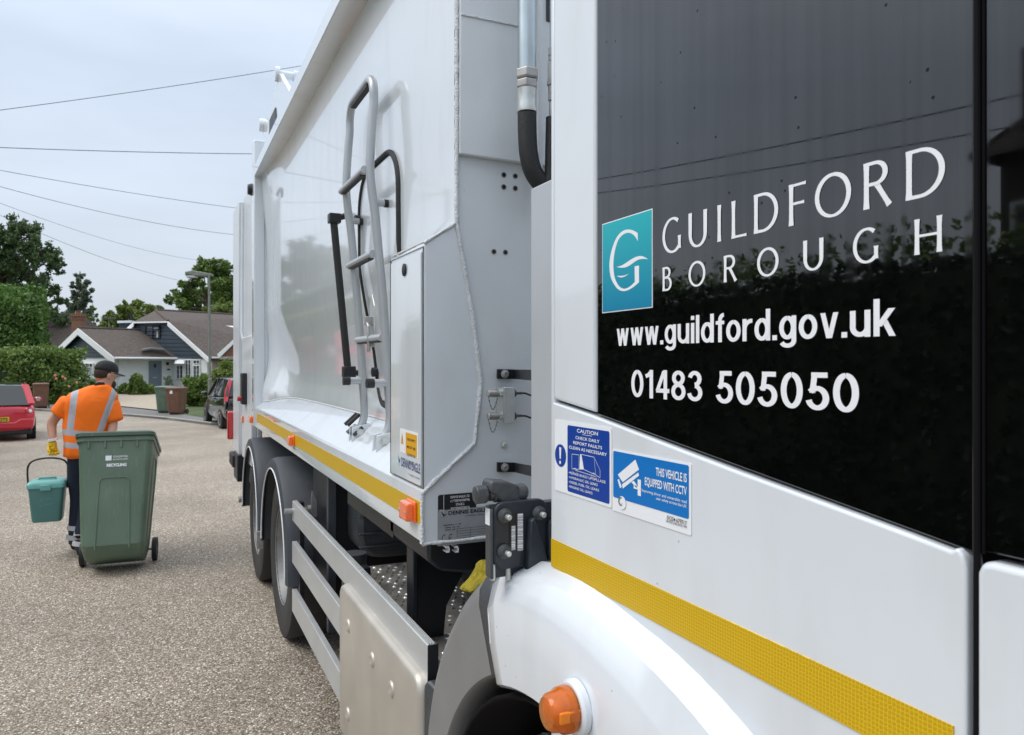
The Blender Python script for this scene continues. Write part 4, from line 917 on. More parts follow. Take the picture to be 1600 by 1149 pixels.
for z in np.linspace(hz0+.02, hz1-.02, 24):
    dzc = 0
    if z > hz1-rr: dzc = rr - math.sqrt(max(0, rr*rr - (z-(hz1-rr))**2))
    if z < hz0+rr: dzc = rr - math.sqrt(max(0, rr*rr - ((hz0+rr)-z)**2))
    rows.append([(bodyx(y, z)-.006, y, z) for y in np.linspace(hy1+.012+dzc, hy0-.012-dzc, 8)])
hp_ = MB().grid(rows).build('hatch_door', 'body', truck, angle=60)
c_ = S(588, 503, .76)
MB().prism([(.742, c_.y+.035, c_.z-.10), (.742, c_.y+.035, c_.z+.06), (.742, c_.y, c_.z+.11), (.742, c_.y-.035, c_.z+.06), (.742, c_.y-.035, c_.z-.10)], (.004, 0, 0)).build('latch_plate', 'steel', truck, bevel=.002)
MB().box((.715, c_.y-.012, c_.z-.015), (.745, c_.y+.012, c_.z+.02)).tube([(.722, c_.y, c_.z), (.722, c_.y-.03, c_.z-.02), (.722, c_.y-.03, c_.z-.12)], .007, 8).build('latch_handle', 'steel_dull', truck, bevel=.002)
MB().lathe([(0, 0), (.02, 0), (.02, .02), (0, .02)], (bodyx(3.08, 1.68)-.03, 3.085, 1.68), (1, 0, 0), 12).build('seal_toggle', 'black', truck)
MB().lathe([(0, 0), (.02, 0), (.02, .02), (0, .02)], (bodyx(3.08, 2.3)-.03, 3.085, 2.32), (1, 0, 0), 12).build('seal_toggle', 'black', truck)
def side_sticker(y0_, y1_, z0, z1, m, name='warning_sticker', d=.007):
    return MB().grid([[(bodyx(y, z)-d, y, z) for y in (y0_, y1_)] for z in np.linspace(z0, z1, 5)]).build(name, m, truck, smooth=False)
side_sticker(2.86, 2.70, 1.57, 1.73, 'vinyl', 'hatch_sticker'); side_sticker(2.83, 2.77, 1.655, 1.715, 'vblue', 'hatch_sticker', .009); side_sticker(2.74, 2.705, 1.58, 1.65, 'vorange', 'hatch_sticker', .009)
# locker stickers
XD = X0 - .0068
a = S(625, 672, XD); b = S(653, 719, XD)
st = MB().prism(rect(a.y, b.y, b.z+.004, S(653, 677, XD).z, XD, .002), (.0006, 0, 0)).build('warning_sticker', 'vinyl', truck, smooth=False)
zt_, zb_ = S(651, 680.5, XD).z, S(651, 715, XD).z
MB().prism(rect(SY(634, XD), SY(651.5, XD), zb_, zt_, XD-.0004, .003), (.0003, 0, 0)).build('amber_field', 'vorange', st, smooth=False)
mb = MB(); y0_ = SY(628.5, XD)
mb.add([(XD-.0004, y0_+.013, zt_-.038), (XD-.0004, y0_-.013, zt_-.038), (XD-.0004, y0_, zt_-.004)], [(0,1,2)])
mb.build('warning_triangle', 'vorange', st, smooth=False)
mb = MB(); yc = (SY(634, XD)+SY(651.5, XD))/2; wf = SY(634, XD)-SY(651.5, XD)
for i, t_ in enumerate(('THIS SUPPLY', 'MUST BE', 'ISOLATED FOR', 'WORK')): text(mb, t_, (XD-.0009, yc, zt_ - .022 - .0225*i), RY, UP, wf*(.75 if i < 3 else .4), .007, .01, 'c')
mb.add([(XD-.0008, y0_+.002, zt_-.030), (XD-.0008, y0_-.002, zt_-.030), (XD-.0008, y0_-.001, zt_-.014), (XD-.0008, y0_+.001, zt_-.014)], [(0,1,2,3)])
mb.build('warning_wording', 'vblack', st, smooth=False)
mb = MB(); q = S(627, 733, XD)
text(mb, 'DENNIS EAGLE', (XD-.0004, SY(627, XD), S(656, 740.5, XD).z), RY, UP, SY(627, XD)-SY(656.5, XD), .026, .004)
yq = SY(624, XD); zq = S(656, 740.5, XD).z
mb.add([(XD-.0004, yq+.012, zq+.034), (XD-.0004, yq+.002, zq+.014), (XD-.0004, yq+.002, zq-.008), (XD-.0004, yq+.008, zq+.016)], [(0,1,2,3)])
mb.add([(XD-.0004, yq+.001, zq+.014), (XD-.0004, yq-.010, zq+.022), (XD-.0004, yq-.002, zq+.006)], [(0,1,2)])
mb.build('maker_lettering', 'vnavy', truck, smooth=False)
mb = MB(); text(mb, 'A TERBERG COMPANY', (XD-.0004, SY(638, XD), zq-.018), RY, UP, SY(638, XD)-SY(656.5, XD), .005, 0); mb.build('small_lettering', 'vnavy', truck, smooth=False)

# ladder
YR_, YL_ = 2.665, 3.05
def onY(px, py, Y): p = F(px, py, Y); return p
rp = [(598.5,688),(606.5,671),(609.3,650),(606.5,600),(602.5,530),(597.5,460),(592,400),(586.5,340),(580.5,295),(578,262),(579,228),(581.5,190),(584,160),(584,146)]
prof = [onY(x, y, YR_) for x, y in rp]
rail = [Vector((p.x, YR_, p.z)) for p in prof]; railL = [Vector((p.x, YL_, p.z)) for p in prof]
tz = prof[-1].z; tx = prof[-1].x; topb = []
for k in range(7): an = R(15*k); topb.append(Vector((tx, YR_ + .07*(1-math.cos(an)), tz + .07*math.sin(an))))
topl = [Vector((p.x, YL_ - (p.y-YR_), p.z)) for p in topb]
path = smooth_path(rail, 4) + topb[1:] + topl[::-1] + smooth_path(railL, 4)[::-1]
ladder = MB().tube(path, .0165, 14).build('ladder_frame', 'silver', truck)
for px, py in ((570, 265), (583, 396.5), (598, 527.5)):
    p = onY(px, py, YR_)
    o = MB().tube([(p.x, YR_, p.z), (p.x, YL_, p.z)], .0145, 12).build('ladder_rung', 'silver', ladder)
    MB().box((p.x-.010, YR_+.03, p.z-.017), (p.x+.010, YL_-.03, p.z-.006)).build('rung_grip', 'rubber', ladder)
MB().box((tx-.011, YR_+.06, tz+.045), (tx+.011, YL_-.06, tz+.058)).build('rung_grip', 'rubber', ladder)
for Y in (YR_, YL_):
    q = onY(579, 316, YR_); x_r = float(np.interp(q.z, [p.z for p in prof], [p.x for p in prof]))
    s_ = MB().tube([(x_r, Y, q.z), (x_r+.045, Y, q.z)], .013, 12).build('ladder_stay', 'silver', ladder)
    MB().tube([(x_r+.040, Y, q.z), (x_r+.065, Y, q.z)], .015, 12).build('rubber_stop', 'rubber', ladder)
    q = onY(605, 599, YR_); x_r = q.x
    MB().tube([(x_r, Y, q.z), (x_r-.055, Y, q.z)], .0155, 12).build('ladder_stay', 'silver', ladder)
    MB().tube([(x_r-.050, Y, q.z), (x_r-.078, Y, q.z)], .0175, 12).build('rubber_stop', 'rubber', ladder)
    f0 = prof[0]
    MB().prism([(f0.x-.03, Y+.02, f0.z+.02), (f0.x+.02, Y+.02, f0.z+.03), (f0.x+.06, Y+.02, f0.z+.03), (f0.x+.02, Y+.02, f0.z-.06), (f0.x-.035, Y+.02, f0.z-.09)], (0, .008, 0)).prism([(f0.x-.03, Y-.028, f0.z+.02), (f0.x+.02, Y-.028, f0.z+.03), (f0.x+.06, Y-.028, f0.z+.03), (f0.x+.02, Y-.028, f0.z-.06), (f0.x-.035, Y-.028, f0.z-.09)], (0, .008, 0)).build('ladder_hinge', 'body', truck, bevel=.002)
    MB().lathe([(0, 0), (.018, 0), (.018, .006), (.012, .007), (.012, .016), (0, .016)], (f0.x, Y-.028, f0.z), (0, -1, 0), 8).build('hinge_bolt', 'steel', truck)
q = S(549, 668, .71)
MB().box((.70, q.y-.06, q.z-.02), (.75, q.y+.07, q.z-.005), Matrix.Rotation(R(-40), 3, 'Y')).build('ladder_catch_base', 'guard', truck, bevel=.002)
MB().tube([(.69, q.y-.02, q.z+.01), (.74, q.y-.02, q.z+.055)], .008, 8).tube([(.69, q.y+.03, q.z+.01), (.74, q.y+.03, q.z+.055)], .008, 8).build('ladder_catch', 'rubber', truck)
for px in (403, 414):
    q = S(px, 624, .74); MB().box((.72, q.y-.05, q.z+.00), (.80, q.y+.05, q.z+.010), Matrix.Rotation(R(-40), 3, 'Y')).build('drain_flap', 'guard', truck, bevel=.002)
# black grab bar
yg_ = 3.30; t0 = F(521, 342, yg_); t1 = F(544, 583, yg_)
MB().tube([t0, t1], .0165, 12).build('grab_bar', 'rubber', truck)
MB().box((t0.x-.022, yg_-.025, t0.z-.02), (t0.x+.03, yg_+.025, t0.z+.022)).tube([t0 + Vector((.02, 0, .005)), Vector((.77, yg_, t0.z+.03))], .014, 8).build('grab_bar_bracket', 'black', truck, bevel=.004)
MB().box((t1.x-.024, yg_-.025, t1.z-.02), (t1.x+.03, yg_+.025, t1.z+.03)).tube([t1 + Vector((.02, 0, .0)), Vector((.82, yg_, t1.z))], .014, 8).build('grab_bar_bracket', 'black', truck, bevel=.004)
MB().tube([(bodyx(y, 1.494) - .001, y, foot(y) + .001) for y in np.linspace(YB+.4, 6.2, 60)], .004, 6).build('skirt_weld', 'weld', truck, angle=80)

# ---- under the body ----
MB().box((1.15, -.5, .72), (1.28, 8.0, 1.0)).box((2.5, -.5, .72), (2.63, 8.0, 1.0)).build('chassis_rail', 'chassis', truck, bevel=.005)
MB().box((1.0, 1.9, 1.0), (2.9, 6.4, 1.205)).build('body_subframe', 'chassis', truck)
MB().box((1.35, 1.6, .35), (2.4, 6.4, .9)).build('driveline_cover', 'chassis', truck)
MB().box((.74, 3.55, .50), (1.15, 4.12, 1.19)).build('equipment_box', 'chassis', truck, bevel=.01)
MB().box((.70, 3.50, .45), (.735, 3.54, 1.2)).build('locker_edge', 'guard', truck)
MB().box((.70, 2.42, 1.13), (1.15, 3.1, 1.205)).build('box_hanger', 'chassis', truck)
rowsb = []
pr = [Vector((.70, 2.06, 1.205)), Vector((.70, 2.06, 1.14)), Vector((.74, 2.06, 1.105)), Vector((.82, 2.06, 1.09)), Vector((1.3, 2.06, 1.09)), Vector((1.3, 2.06, 1.205))]
MB().prism(pr, (0, .40, 0)).build('body_cross_member', 'chassis', truck, bevel=.01, seg=3)
q = [F(640, 868, 2.35), F(735, 868, 2.35), F(728, 905, 2.35), F(706, 950, 2.35), F(695, 1010, 2.35), F(640, 1010, 2.35)]
MB().prism([(q[0].x, 2.35, 1.12), (q[0].x+.22, 2.35, 1.12), (q[0].x+.20, 2.35, 1.02), (q[0].x+.13, 2.35, .9), (q[0].x+.11, 2.35, .70), (q[0].x, 2.35, .70)], (0, .02, 0)).box((q[0].x-.004, 2.3, .62), (q[0].x+.012, 2.37, 1.15)).build('mudflap_panel', 'chassis', truck, bevel=.003)
MB().box((1.20, 1.5, .3), (1.24, 6.3, 1.2)).build('inner_screen', 'chassis', truck)
tp = MB().box((.775, 1.55, .775), (1.2, 3.3, .80)).build('tread_plate', 'tread', truck, bevel=.003)
sd = MB()
for i in range(11):
    for j in range(44):
        x = .80 + .036*i + (.018 if j % 2 else 0); y = 1.58 + .039*j
        if random.random() < .96 and not (.86 < x < .98 and 2.02 < y < 2.2):
            an = R(45 if (i+j) % 2 else -45); u = Vector((math.cos(an), math.sin(an), 0))*.0125; v_ = Vector((-u.y, u.x, 0))*.42; o_ = Vector((x, y, .8005)); z_ = Vector((0, 0, .0045))
            sd.add([o_-u, o_-v_, o_+u, o_+v_, o_-u*.4+z_, o_+u*.4+z_], [(0,1,4),(1,2,5,4),(2,3,5),(3,0,4,5)])
tag(sd.build('tread_stud', 'steel', tp, smooth=False), kind='stuff')
MB().lathe([(0, 0), (.05, 0), (.05, .006), (.046, .008), (0, .006)], (.92, 2.11, .80), (0, 0, 1), 28).build('filler_cap', 'steel_dull', tp)
tk = []
for i, (y, s_) in enumerate(((3.32, .9), (3.34, 1), (3.6, 1), (3.62, .9))):
    tk.append([Vector((.80 + .22 + .22*s_*math.copysign(abs(math.cos(a))**.5, math.cos(a)), y, .98 + .16*s_*math.copysign(abs(math.sin(a))**.5, math.sin(a)))) for a in [2*math.pi*k/24 for k in range(24)]])
MB().loft(tk).build('air_tank', 'castgrey', truck)
for z in (.88, .94, 1.02, 1.08): MB().box((.80, 3.305, z), (1.22, 3.325, z+.008)).build('tank_rib', 'guard', truck, bevel=.003)
MB().tube([(.70, 4.05, .935), (1.1, 4.05, .935)], .022, 16).build('cross_tube', 'steel_dull', truck)
MB().tube([(.66, 4.19, .905), (.60, 4.19, .905), (.72, 4.19, .905)], .016, 12).build('rail_stub', 'steel_dull', truck)
MB().prism([(.71, 4.0, .90), (.71, 4.0, 1.0), (.715, 4.0, 1.04), (.74, 4.0, .98), (.76, 4.0, .90)], (0, .01, 0)).build('tube_bracket', 'steel_dull', truck)
# side guard rails
LR = .645
def srail(z0, z1, y0_, y1_, grooves):
    o = MB().box((LR, y0_, z0), (LR+.026, y1_, z1)).build('side_guard_rail', 'alu', truck, bevel=.0025)
    if grooves:
        for k in range(3): MB().box((LR+.0045+.0072*k, y0_+.004, z1+.0003), (LR+.0075+.0072*k, y1_-.004, z1+.0035)).build('rail_ridge', 'alu', o)
        MB().box((LR-.001, y0_-.004, z0-.002), (LR+.03, y0_, z1+.002)).build('rail_end_cap', 'black', o, bevel=.002)
srail(.85, .957, 1.90, 4.21, True); srail(.615, .732, 2.60, 4.22, False); srail(.345, .468, 2.60, 4.22, False)
for y in (2.7, 4.12): MB().box((LR+.026, y, .34), (LR+.05, y+.05, .96)).build('rail_upright', 'chassis', truck)
# stainless cover with pressed dimples
LC = .615
def cover():
    y0_, y1_, z0, z1, r = 1.895, 2.875, .30, .874, .05
    def rr_(ins, x): 
        o = []
        for cy, cz, a0 in ((y0_+r, z1-r, 90), (y1_-r, z1-r, 0), (y1_-r, z0+r, 270), (y0_+r, z0+r, 180)):
            ks = range(7)
            for k in ks:
                an = R(a0 + 15*(k if True else 0)); 
                o.append(Vector((x, cy + (r-ins)*math.cos(R(a0+15*k)), cz + (r-ins)*math.sin(R(a0+15*k)))))
        return o
    def ring(ins, x):
        o = []
        for cy, cz, a0 in ((y1_-r, z1-r, 0), (y0_+r, z1-r, 90), (y0_+r, z0+r, 180), (y1_-r, z0+r, 270)):
            for k in range(7): an = R(a0+15*k); o.append(Vector((x, cy + (r-ins)*math.cos(an), cz + (r-ins)*math.sin(an))))
        return o
    return MB().loft([ring(0, LC+.07), ring(0, LC+.018), ring(.006, LC+.005), ring(.018, LC)])
cv = cover().build('exhaust_cover', 'stainless', truck, angle=50)
for px, py in ((544.5, 978), (582, 1031), (612, 1077), (544, 1116), (571, 1175)):
    c_ = S(px, py, LC); o = MB().lathe([(.026, -.001), (.022, .005), (.014, .008), (.006, .005), (0, .004)], c_, OUTX, 20).build('pressed_dimple', 'stainless', cv)
a = S(675, 1072, .63)
MB().prism([(.628, 1.885, .30), (.628, 1.885, .86), (.636, 1.875, .875), (.66, 1.80, .85), (.66, 1.80, .30)], (.03, 0, 0)).build('cover_bracket', 'castgrey', truck, bevel=.006)
MB().lathe([(0, 0), (.009, 0), (.007, .005), (0, .006)], S(659, 1108, .632), OUTX, 14).build('bracket_rivet', 'steel', truck)
MB().tube([(.70, 2.98, .35), (.70, 2.98, .95)], .05, 16).build('exhaust_stack', 'castgrey', truck)
# rear wheels and guards
for cy in (4.84, 6.19):
    wheel(cy, .665, truck); wheel(cy, 2.85, truck)
    r0, r1 = .575, .60; rows = []
    for a in np.linspace(-92, 92, 40):
        def q(r, x): return Vector((x, cy - r*math.sin(R(-a)), .5 + r*math.cos(R(a))))
        rows.append([q(.585, 1.05), q(.585, .64), q(.555, .625), q(.555, .617), q(.582, .615), q(.612, .625), q(.622, .66), q(.622, 1.05)])
    gd = MB().grid(rows); gd.add([rows[0][i] for i in range(8)], [list(range(8))]); gd.add([rows[-1][i] for i in range(8)], [list(range(8))])
    gd = gd.build('rear_mudguard', 'guard', truck, angle=40)
    MB().tube([(.616, cy + .553*math.sin(R(a)), .5 + .553*math.cos(R(a))) for a in np.linspace(-90, 90, 40)], .0045, 8).build('guard_trim', 'vinyl', gd)
MB().box((.60, 5.50, .40), (.64, 5.54, .52)).build('guard_bracket', 'steel_dull', truck)
wheel(CY, 2.85, truck)

# =================================================================== PLANTS
def leaves(name, C, Rr, n, size, m, parent=None, shell=.45, flat=1.0, aspect=.55, core=None):
    """n leaf-sized four-sided blades spread through the blobs centred on C with radii Rr (numpy arrays)"""
    C = np.asarray(C, float); Rr = np.asarray(Rr, float)
    if Rr.ndim == 1: Rr = np.repeat(Rr[:, None], 3, 1); Rr[:, 2] *= flat
    pw = Rr.prod(1) ** (2/3); idx = rng.choice(len(C), n, p=pw/pw.sum())
    d = rng.normal(size=(n, 3)); d /= np.linalg.norm(d, axis=1, keepdims=True)
    r = rng.uniform(shell, 1, n)[:, None] ** .7 * (1 + .10*rng.normal(size=(n, 1)))
    P = C[idx] + d * r * Rr[idx]
    a = rng.normal(size=(n, 3)) * .8 + d * .5; a /= np.linalg.norm(a, axis=1, keepdims=True)
    b = np.cross(a, rng.normal(size=(n, 3))); b /= np.linalg.norm(b, axis=1, keepdims=True)
    s = size * rng.uniform(.6, 1.3, (n, 1)); b = b * s * aspect; a = a * s
    V = np.stack([P - a, P - b, P + a, P + b], 1).reshape(-1, 3)
    me = bpy.data.meshes.new(name); me.vertices.add(4*n); me.vertices.foreach_set('co', V.ravel().astype(np.float32))
    me.loops.add(4*n); me.loops.foreach_set('vertex_index', np.arange(4*n, dtype=np.int32))
    me.polygons.add(n); me.polygons.foreach_set('loop_start', np.arange(0, 4*n, 4, dtype=np.int32)); me.polygons.foreach_set('loop_total', np.full(n, 4, dtype=np.int32))
    me.update(calc_edges=True); me.materials.append(M[m])
    o = link(bpy.data.objects.new(name, me))
    if parent: attach(o, parent)
    return o
def branch(mb, a, b, r0, r1, wig=.06, n=5):
    a = Vector(a); b = Vector(b); L_ = (b-a).length; pts = [a.lerp(b, i/n) + (Vector(rng.normal(size=3)) * wig * L_ if 0 < i < n else Vector()) for i in range(n+1)]
    mb.tube(pts, [r0 + (r1-r0)*i/n for i in range(n+1)], 7); return pts
def photo_tree(name, label, cat, Z, base, blobs, n, size, m, sub=14, depth=3.0, trunk=.35, group=None, fork=.35, subr=.38, shell=.3):
    """tree at distance Z; blobs (x, y, r) give the outline of its foliage masses"""
    rs = 1155 / Z; b0 = W(base[0], 567, Z); b0.z = g(b0.y) - .1
    root = empty(name, b0, label=label, cat=cat, group=group)
    C = []; RR = []; mb = MB(); ends = []
    for (x, y, r) in blobs:
        dz = rng.uniform(-1, 1) * depth; c = W(x, y, Z + dz); rw = r / rs
        ends.append((c, rw))
        for k in range(sub):
            d = rng.normal(size=3); d /= np.linalg.norm(d); q = c + Vector(d) * rw * rng.uniform(.35, 1.0)
            C.append(tuple(q)); RR.append(rw * subr * rng.uniform(.6, 1.25))
            if k % 3 == 0: ends.append((q, .0))
    top_ = W(base[0], base[1], Z); fk = b0.lerp(top_, fork)
    branch(mb, b0, fk, trunk, trunk*.75, .02); branch(mb, fk, top_, trunk*.7, trunk*.2, .04)
    prev = fk
    for c, rw in ends:
        if rw: s = b0.lerp(top_, min(.98, max(fork*.8, (c.z-b0.z)/(top_.z-b0.z)*.75))); branch(mb, s, c, trunk*.32, trunk*.09, .07); prev = c
        else: branch(mb, prev, c, trunk*.10, trunk*.03, .08, 3)
    tr = mb.build('trunk', 'bark', root)
    leaves('crown', C, RR, n, size, m, root, shell=shell); return root
photo_tree('oak_tree', 'tall dark green oak tree behind the clipped hedge at the left edge', 'tree', 62, (2, 360),
           [(-60,400,60),(-70,480,60),(-10,395,45),(12,362,28),(40,372,30),(60,395,26),(30,420,32),(78,405,20),(92,418,13),(-15,450,45),(55,440,24),(75,455,20),(30,465,28),(95,470,10),(62,482,18),(88,492,14),(100,500,12),(40,500,24),(72,506,13)],
           56000, .135, 'leaf_oak', 26, 3.5, .5, subr=.27, shell=0)
photo_tree('birch_tree', 'slim pale green pointed tree left of the brick chimney', 'tree', 70, (125, 424),
           [(124,432,7),(128,442,10),(119,447,8),(132,455,10),(120,462,11),(128,472,13),(114,478,11),(138,470,8),(122,490,16),(108,494,13),(140,488,9),(134,500,12),(112,506,14)],
           12000, .12, 'leaf_pine', 12, 1.2, .18, subr=.34, shell=0)
photo_tree('bare_tree', 'thin half bare sapling right of the slim pointed tree', 'tree', 66, (144, 472), [(144,482,6),(148,492,5),(140,496,6),(150,505,7)], 500, .10, 'leaf_mid', 6, .5, .09)
photo_tree('lime_tree', 'light green round tree behind the dark clad bungalow roof', 'tree', 78, (205, 480),
           [(180,492,14),(195,482,12),(212,478,12),(228,486,12),(170,505,14),(200,500,18),(236,482,9),(250,484,8),(222,500,16),(160,512,10),(186,512,16)], 22000, .14, 'leaf_lime', 18, 2, .3, subr=.32, shell=0)
photo_tree('maple_tree', 'broad mid green tree above the bungalow roof beside the truck', 'tree', 74, (325, 420),
           [(280,462,18),(268,470,10),(295,440,18),(318,424,17),(342,420,18),(362,430,20),(310,455,20),(340,450,24),(370,455,25),(300,478,18),(330,480,20),(285,482,14),(355,482,20),(395,440,25),(400,470,25),(425,460,25)], 46000, .14, 'leaf_mid', 22, 3, .4, subr=.30, shell=0)
photo_tree('shrub_tree', 'bright green bushy tree rising over the right end of the roof', 'tree', 66, (345, 475), [(335,485,12),(350,480,12),(365,488,14),(345,497,14),(320,492,9),(385,485,18)], 14000, .13, 'leaf_lime', 10, 1.5, .2)
def hedge(name, label, cat, poly, h, n, size, m, z0=None, group=None, lump=.12, coreoff=.12, dome=0):
    """clipped hedge: leaf shell over a twiggy core; poly = ground outline"""
    c = sum((Vector((x, y, 0)) for x, y in poly), Vector()) / len(poly); zg = g(c.y) if z0 is None else z0
    root = empty(name, (c.x, c.y, zg), label=label, cat=cat, group=group)
    P = [Vector((x, y, 0)) for x, y in poly]; cs = [c_ for c_ in P]; inner = [p.lerp(Vector((c.x, c.y, 0)), 0) for p in P]
    inn = []
    k = len(P)
    for i, p in enumerate(P):
        d = (Vector((c.x, c.y, 0)) - p); inn.append(p + d.normalized() * min(coreoff*2, d.length*.4))
    MB().prism([(p.x, p.y, zg - .1) for p in inn], (0, 0, h - coreoff + .1 - dome*.95)).build('twigs', 'hedgecore', root, smooth=False)
    # surface samples
    per = [(P[i], P[(i+1) % k]) for i in range(k)]; ln = np.array([(b-a).length for a, b in per])
    xs = np.array([p.x for p in P]); ys = np.array([p.y for p in P]); area = .5*abs(np.dot(xs, np.roll(ys, 1)) - np.dot(ys, np.roll(xs, 1)))
    nt_ = int(n * area / (area + ln.sum()*h)); C = []
    tri = [(P[0], P[i], P[i+1]) for i in range(1, k-1)]; ta = np.array([abs((b-a).cross(c_-a).z) for a, b, c_ in tri]); 
    for t in rng.choice(len(tri), nt_, p=ta/ta.sum()):
        u, v = rng.uniform(size=2)
        if u+v > 1: u, v = 1-u, 1-v
        a, b, c_ = tri[t]; q = a + (b-a)*u + (c_-a)*v; C.append((q.x, q.y, zg + h))
    for e_ in rng.choice(k, n-nt_, p=ln/ln.sum()):
        a, b = per[e_]; q = a.lerp(b, rng.uniform()); C.append((q.x, q.y, zg + h*rng.uniform()))
    C = np.array(C); ph = rng.uniform(0, 6, 3)
    if dome:
        rx = max(abs(xs-c.x).max(), abs(ys-c.y).max()); q_ = np.clip(np.hypot(C[:, 0]-c.x, C[:, 1]-c.y)/rx, 0, 1); C[:, 2] = zg + (C[:, 2]-zg)*(1 - dome*q_**3/h)
    wv = np.sin(C[:, 0]*2.1+ph[0]) * np.sin(C[:, 1]*2.7+ph[1]) + .6*np.sin(C[:, 2]*4.3 + C[:, 0]*3.1 + C[:, 1]*2.3 + ph[2])
    d = C - np.array([c.x, c.y, zg + h*.4]); d /= np.linalg.norm(d, axis=1, keepdims=True)
    C = C + d * (wv[:, None]*lump + rng.normal(size=(n, 1))*lump*.6)
    leaves('foliage', C, np.full(n, .05), n, size, m, root, shell=0); return root
def wpoly(*pz): return [wx(px, Z) for px, Z in pz]
hedge('tall_hedge', 'tall clipped bright green conifer hedge at the left edge behind the low hedge', 'hedge', wpoly((-50, 36), (62, 36), (68, 42), (-50, 42)), 5.5, 34000, .10, 'leaf_hedge', lump=.2, dome=1.2)
hedge('low_hedge', 'lower leafy green hedge running behind the red car and brown bin', 'hedge', wpoly((-60, 32.6), (70, 32.6), (112, 34), (122, 36), (60, 35), (-60, 35)), 2.25, 26000, .085, 'leaf_mid', lump=.28)
def bush(name, label, cat, px, Z, blobs, n, size, m, group=None, flowers=None):
    b0 = W(px, 567, Z); b0.z = g(b0.y); root = empty(name, b0, label=label, cat=cat, group=group); C = []; RR = []; mb = MB()
    for (x, y, r) in blobs:
        c = W(x, y, Z + rng.uniform(-.4, .4)); rw = r*Z/1155; mb.tube([b0 + Vector((rng.uniform(-.1,.1), rng.uniform(-.1,.1), -.05)), b0.lerp(c, .5) + Vector((0, 0, .1)), c], [.03, .02, .008], 5)
        for k in range(8):
            d = rng.normal(size=3); d /= np.linalg.norm(d); C.append(tuple(c + Vector(d)*rw*.7)); RR.append(rw*.5)
    mb.build('stem', 'bark', root); leaves('foliage', C, RR, n, size, m, root, shell=.2)
    if flowers:
        for x, y in flowers:
            c = W(x, y, Z - .7); f = MB()
            for k in range(6):
                a = 2*math.pi*k/6; f.lathe([(.0, -.01), (.028, .0), (.02, .02), (0, .015)], c + RGT*(.026*math.cos(a)) + UP*(.026*math.sin(a)), (RGT*math.cos(a)*.5 - FWD + UP*math.sin(a)*.5), 7)
            f.build('rose_flower', 'rose', root)
    return root
bush('rose_bush', 'rose bush with pink and orange blooms between the hedge and the workman', 'bush', 92, 33, [(80,600,14),(95,590,14),(100,608,14),(84,618,12),(110,600,12),(112,615,10),(88,628,8)], 5000, .07, 'leaf_mid', flowers=[(86,587),(98,589),(102,592),(88,592),(120,598),(108,604)])
bush('garden_shrub', 'blue green bushy shrub in front of the white wall left of the green bin', 'shrub', 212, 40, [(196,610,10),(205,602,10),(214,592,8),(217,600,12),(228,608,12),(238,615,9),(208,618,12),(222,620,12),(190,618,7)], 9000, .08, 'leaf_mid')
bush('conical_shrub', 'small pointed yellow green conifer in the garden left of the grey door', 'shrub', 217, 42, [(217,588,3),(217,594,5),(218,601,7)], 2200, .07, 'leaf_lime')
bush('wispy_shrub', 'wispy pale shrub left of the windows beside the grey door', 'shrub', 262, 42, [(262,592,6),(264,600,7),(260,606,7)], 700, .07, 'leaf_pine')
bush('door_shrub', 'green shrub in front of the house windows behind the brown and green bins', 'shrub', 300, 34, [(298,600,12),(310,608,14),(300,618,14),(316,596,12),(322,610,14),(292,625,12),(308,630,12),(325,626,12),(296,612,10)], 10000, .075, 'leaf_mid')
bush('roadside_shrub', 'loose olive green shrub above the black car beside the truck', 'shrub', 350, 33, [(340,585,10),(350,578,12),(360,572,12),(335,595,12),(352,592,14),(365,590,14),(345,606,14),(362,608,16),(375,585,16)], 9000, .075, 'leaf_lime')
bush('low_shrub', 'low green shrub under the white railings behind the workman', 'shrub', 160, 40, [(150,600,10),(160,606,10),(172,612,10),(140,612,10),(180,616,8)], 5000, .08, 'leaf_mid')
# hedge and garden across the road, mirrored in the gloss panel
hedge('roadside_hedge', 'dark garden hedge with a ragged top lining the other side of the road', 'hedge', [(-6.2, 2.5), (-5.0, 2.5), (-4.9, 9), (-5.0, 21), (-6.4, 21)], 2.72, 42000, .05, 'leaf_dark', lump=.15)
C = []
for k in range(240):
    y = rng.uniform(2.6, 20.8); h = rng.uniform(.08, .42)
    for j in range(4): C.append((-5.3 + rng.uniform(-.3, .3), y + rng.uniform(-.04, .04), 2.75 + h*j/4))
sh = leaves('hedge_shoot', C, np.full(len(C), .07), 4200, .045, 'leaf_mid', [o for o in bpy.data.objects if o.name == 'roadside_hedge'][0], shell=0)

# =================================================================== HOUSES
def npoly(mb, pts, n, th): mb.prism([p for p in pts], n * th)
PHI = R(36); gdir = (RGT*math.cos(PHI) - FWD*math.sin(PHI)); ddir = (RGT*math.sin(PHI) + FWD*math.cos(PHI)); nG = -ddir; nS = gdir
house = empty('clad_bungalow', W(230, 567, 50).xy.to_3d(), label='white bungalow with navy clad gables, brown tiled roof and grey front door', cat='house')
A0 = W(122, 567, 48)
def G1(px, py, o=0): return hit(px, py, A0 - ddir*o, nG)
eF = G1(177, 558)                                     # front eave corner of the left wing
def S1(px, py, o=0): return hit(px, py, eF + gdir*o, nS)
A2 = S1(268, 557)                                     # main gable plane passes here
def G2(px, py, o=0): return hit(px, py, A2 - ddir*o, nG)
zgr = -.1
def down(p): return Vector((p.x, p.y, zgr))
# walls
apex = G1(122, 516); eL = G1(86, 552)
MB().prism([down(eL), eL, apex, eF, down(eF)], ddir*9).build('wall', 'render', house, smooth=False)
top2 = [G2(147, 557), G2(208, 506), G2(263, 505), G2(324, 557)]
MB().prism([down(top2[0]), top2[0], top2[1], top2[2], top2[3], down(top2[3])], ddir*9).build('wall', 'render', house, smooth=False)
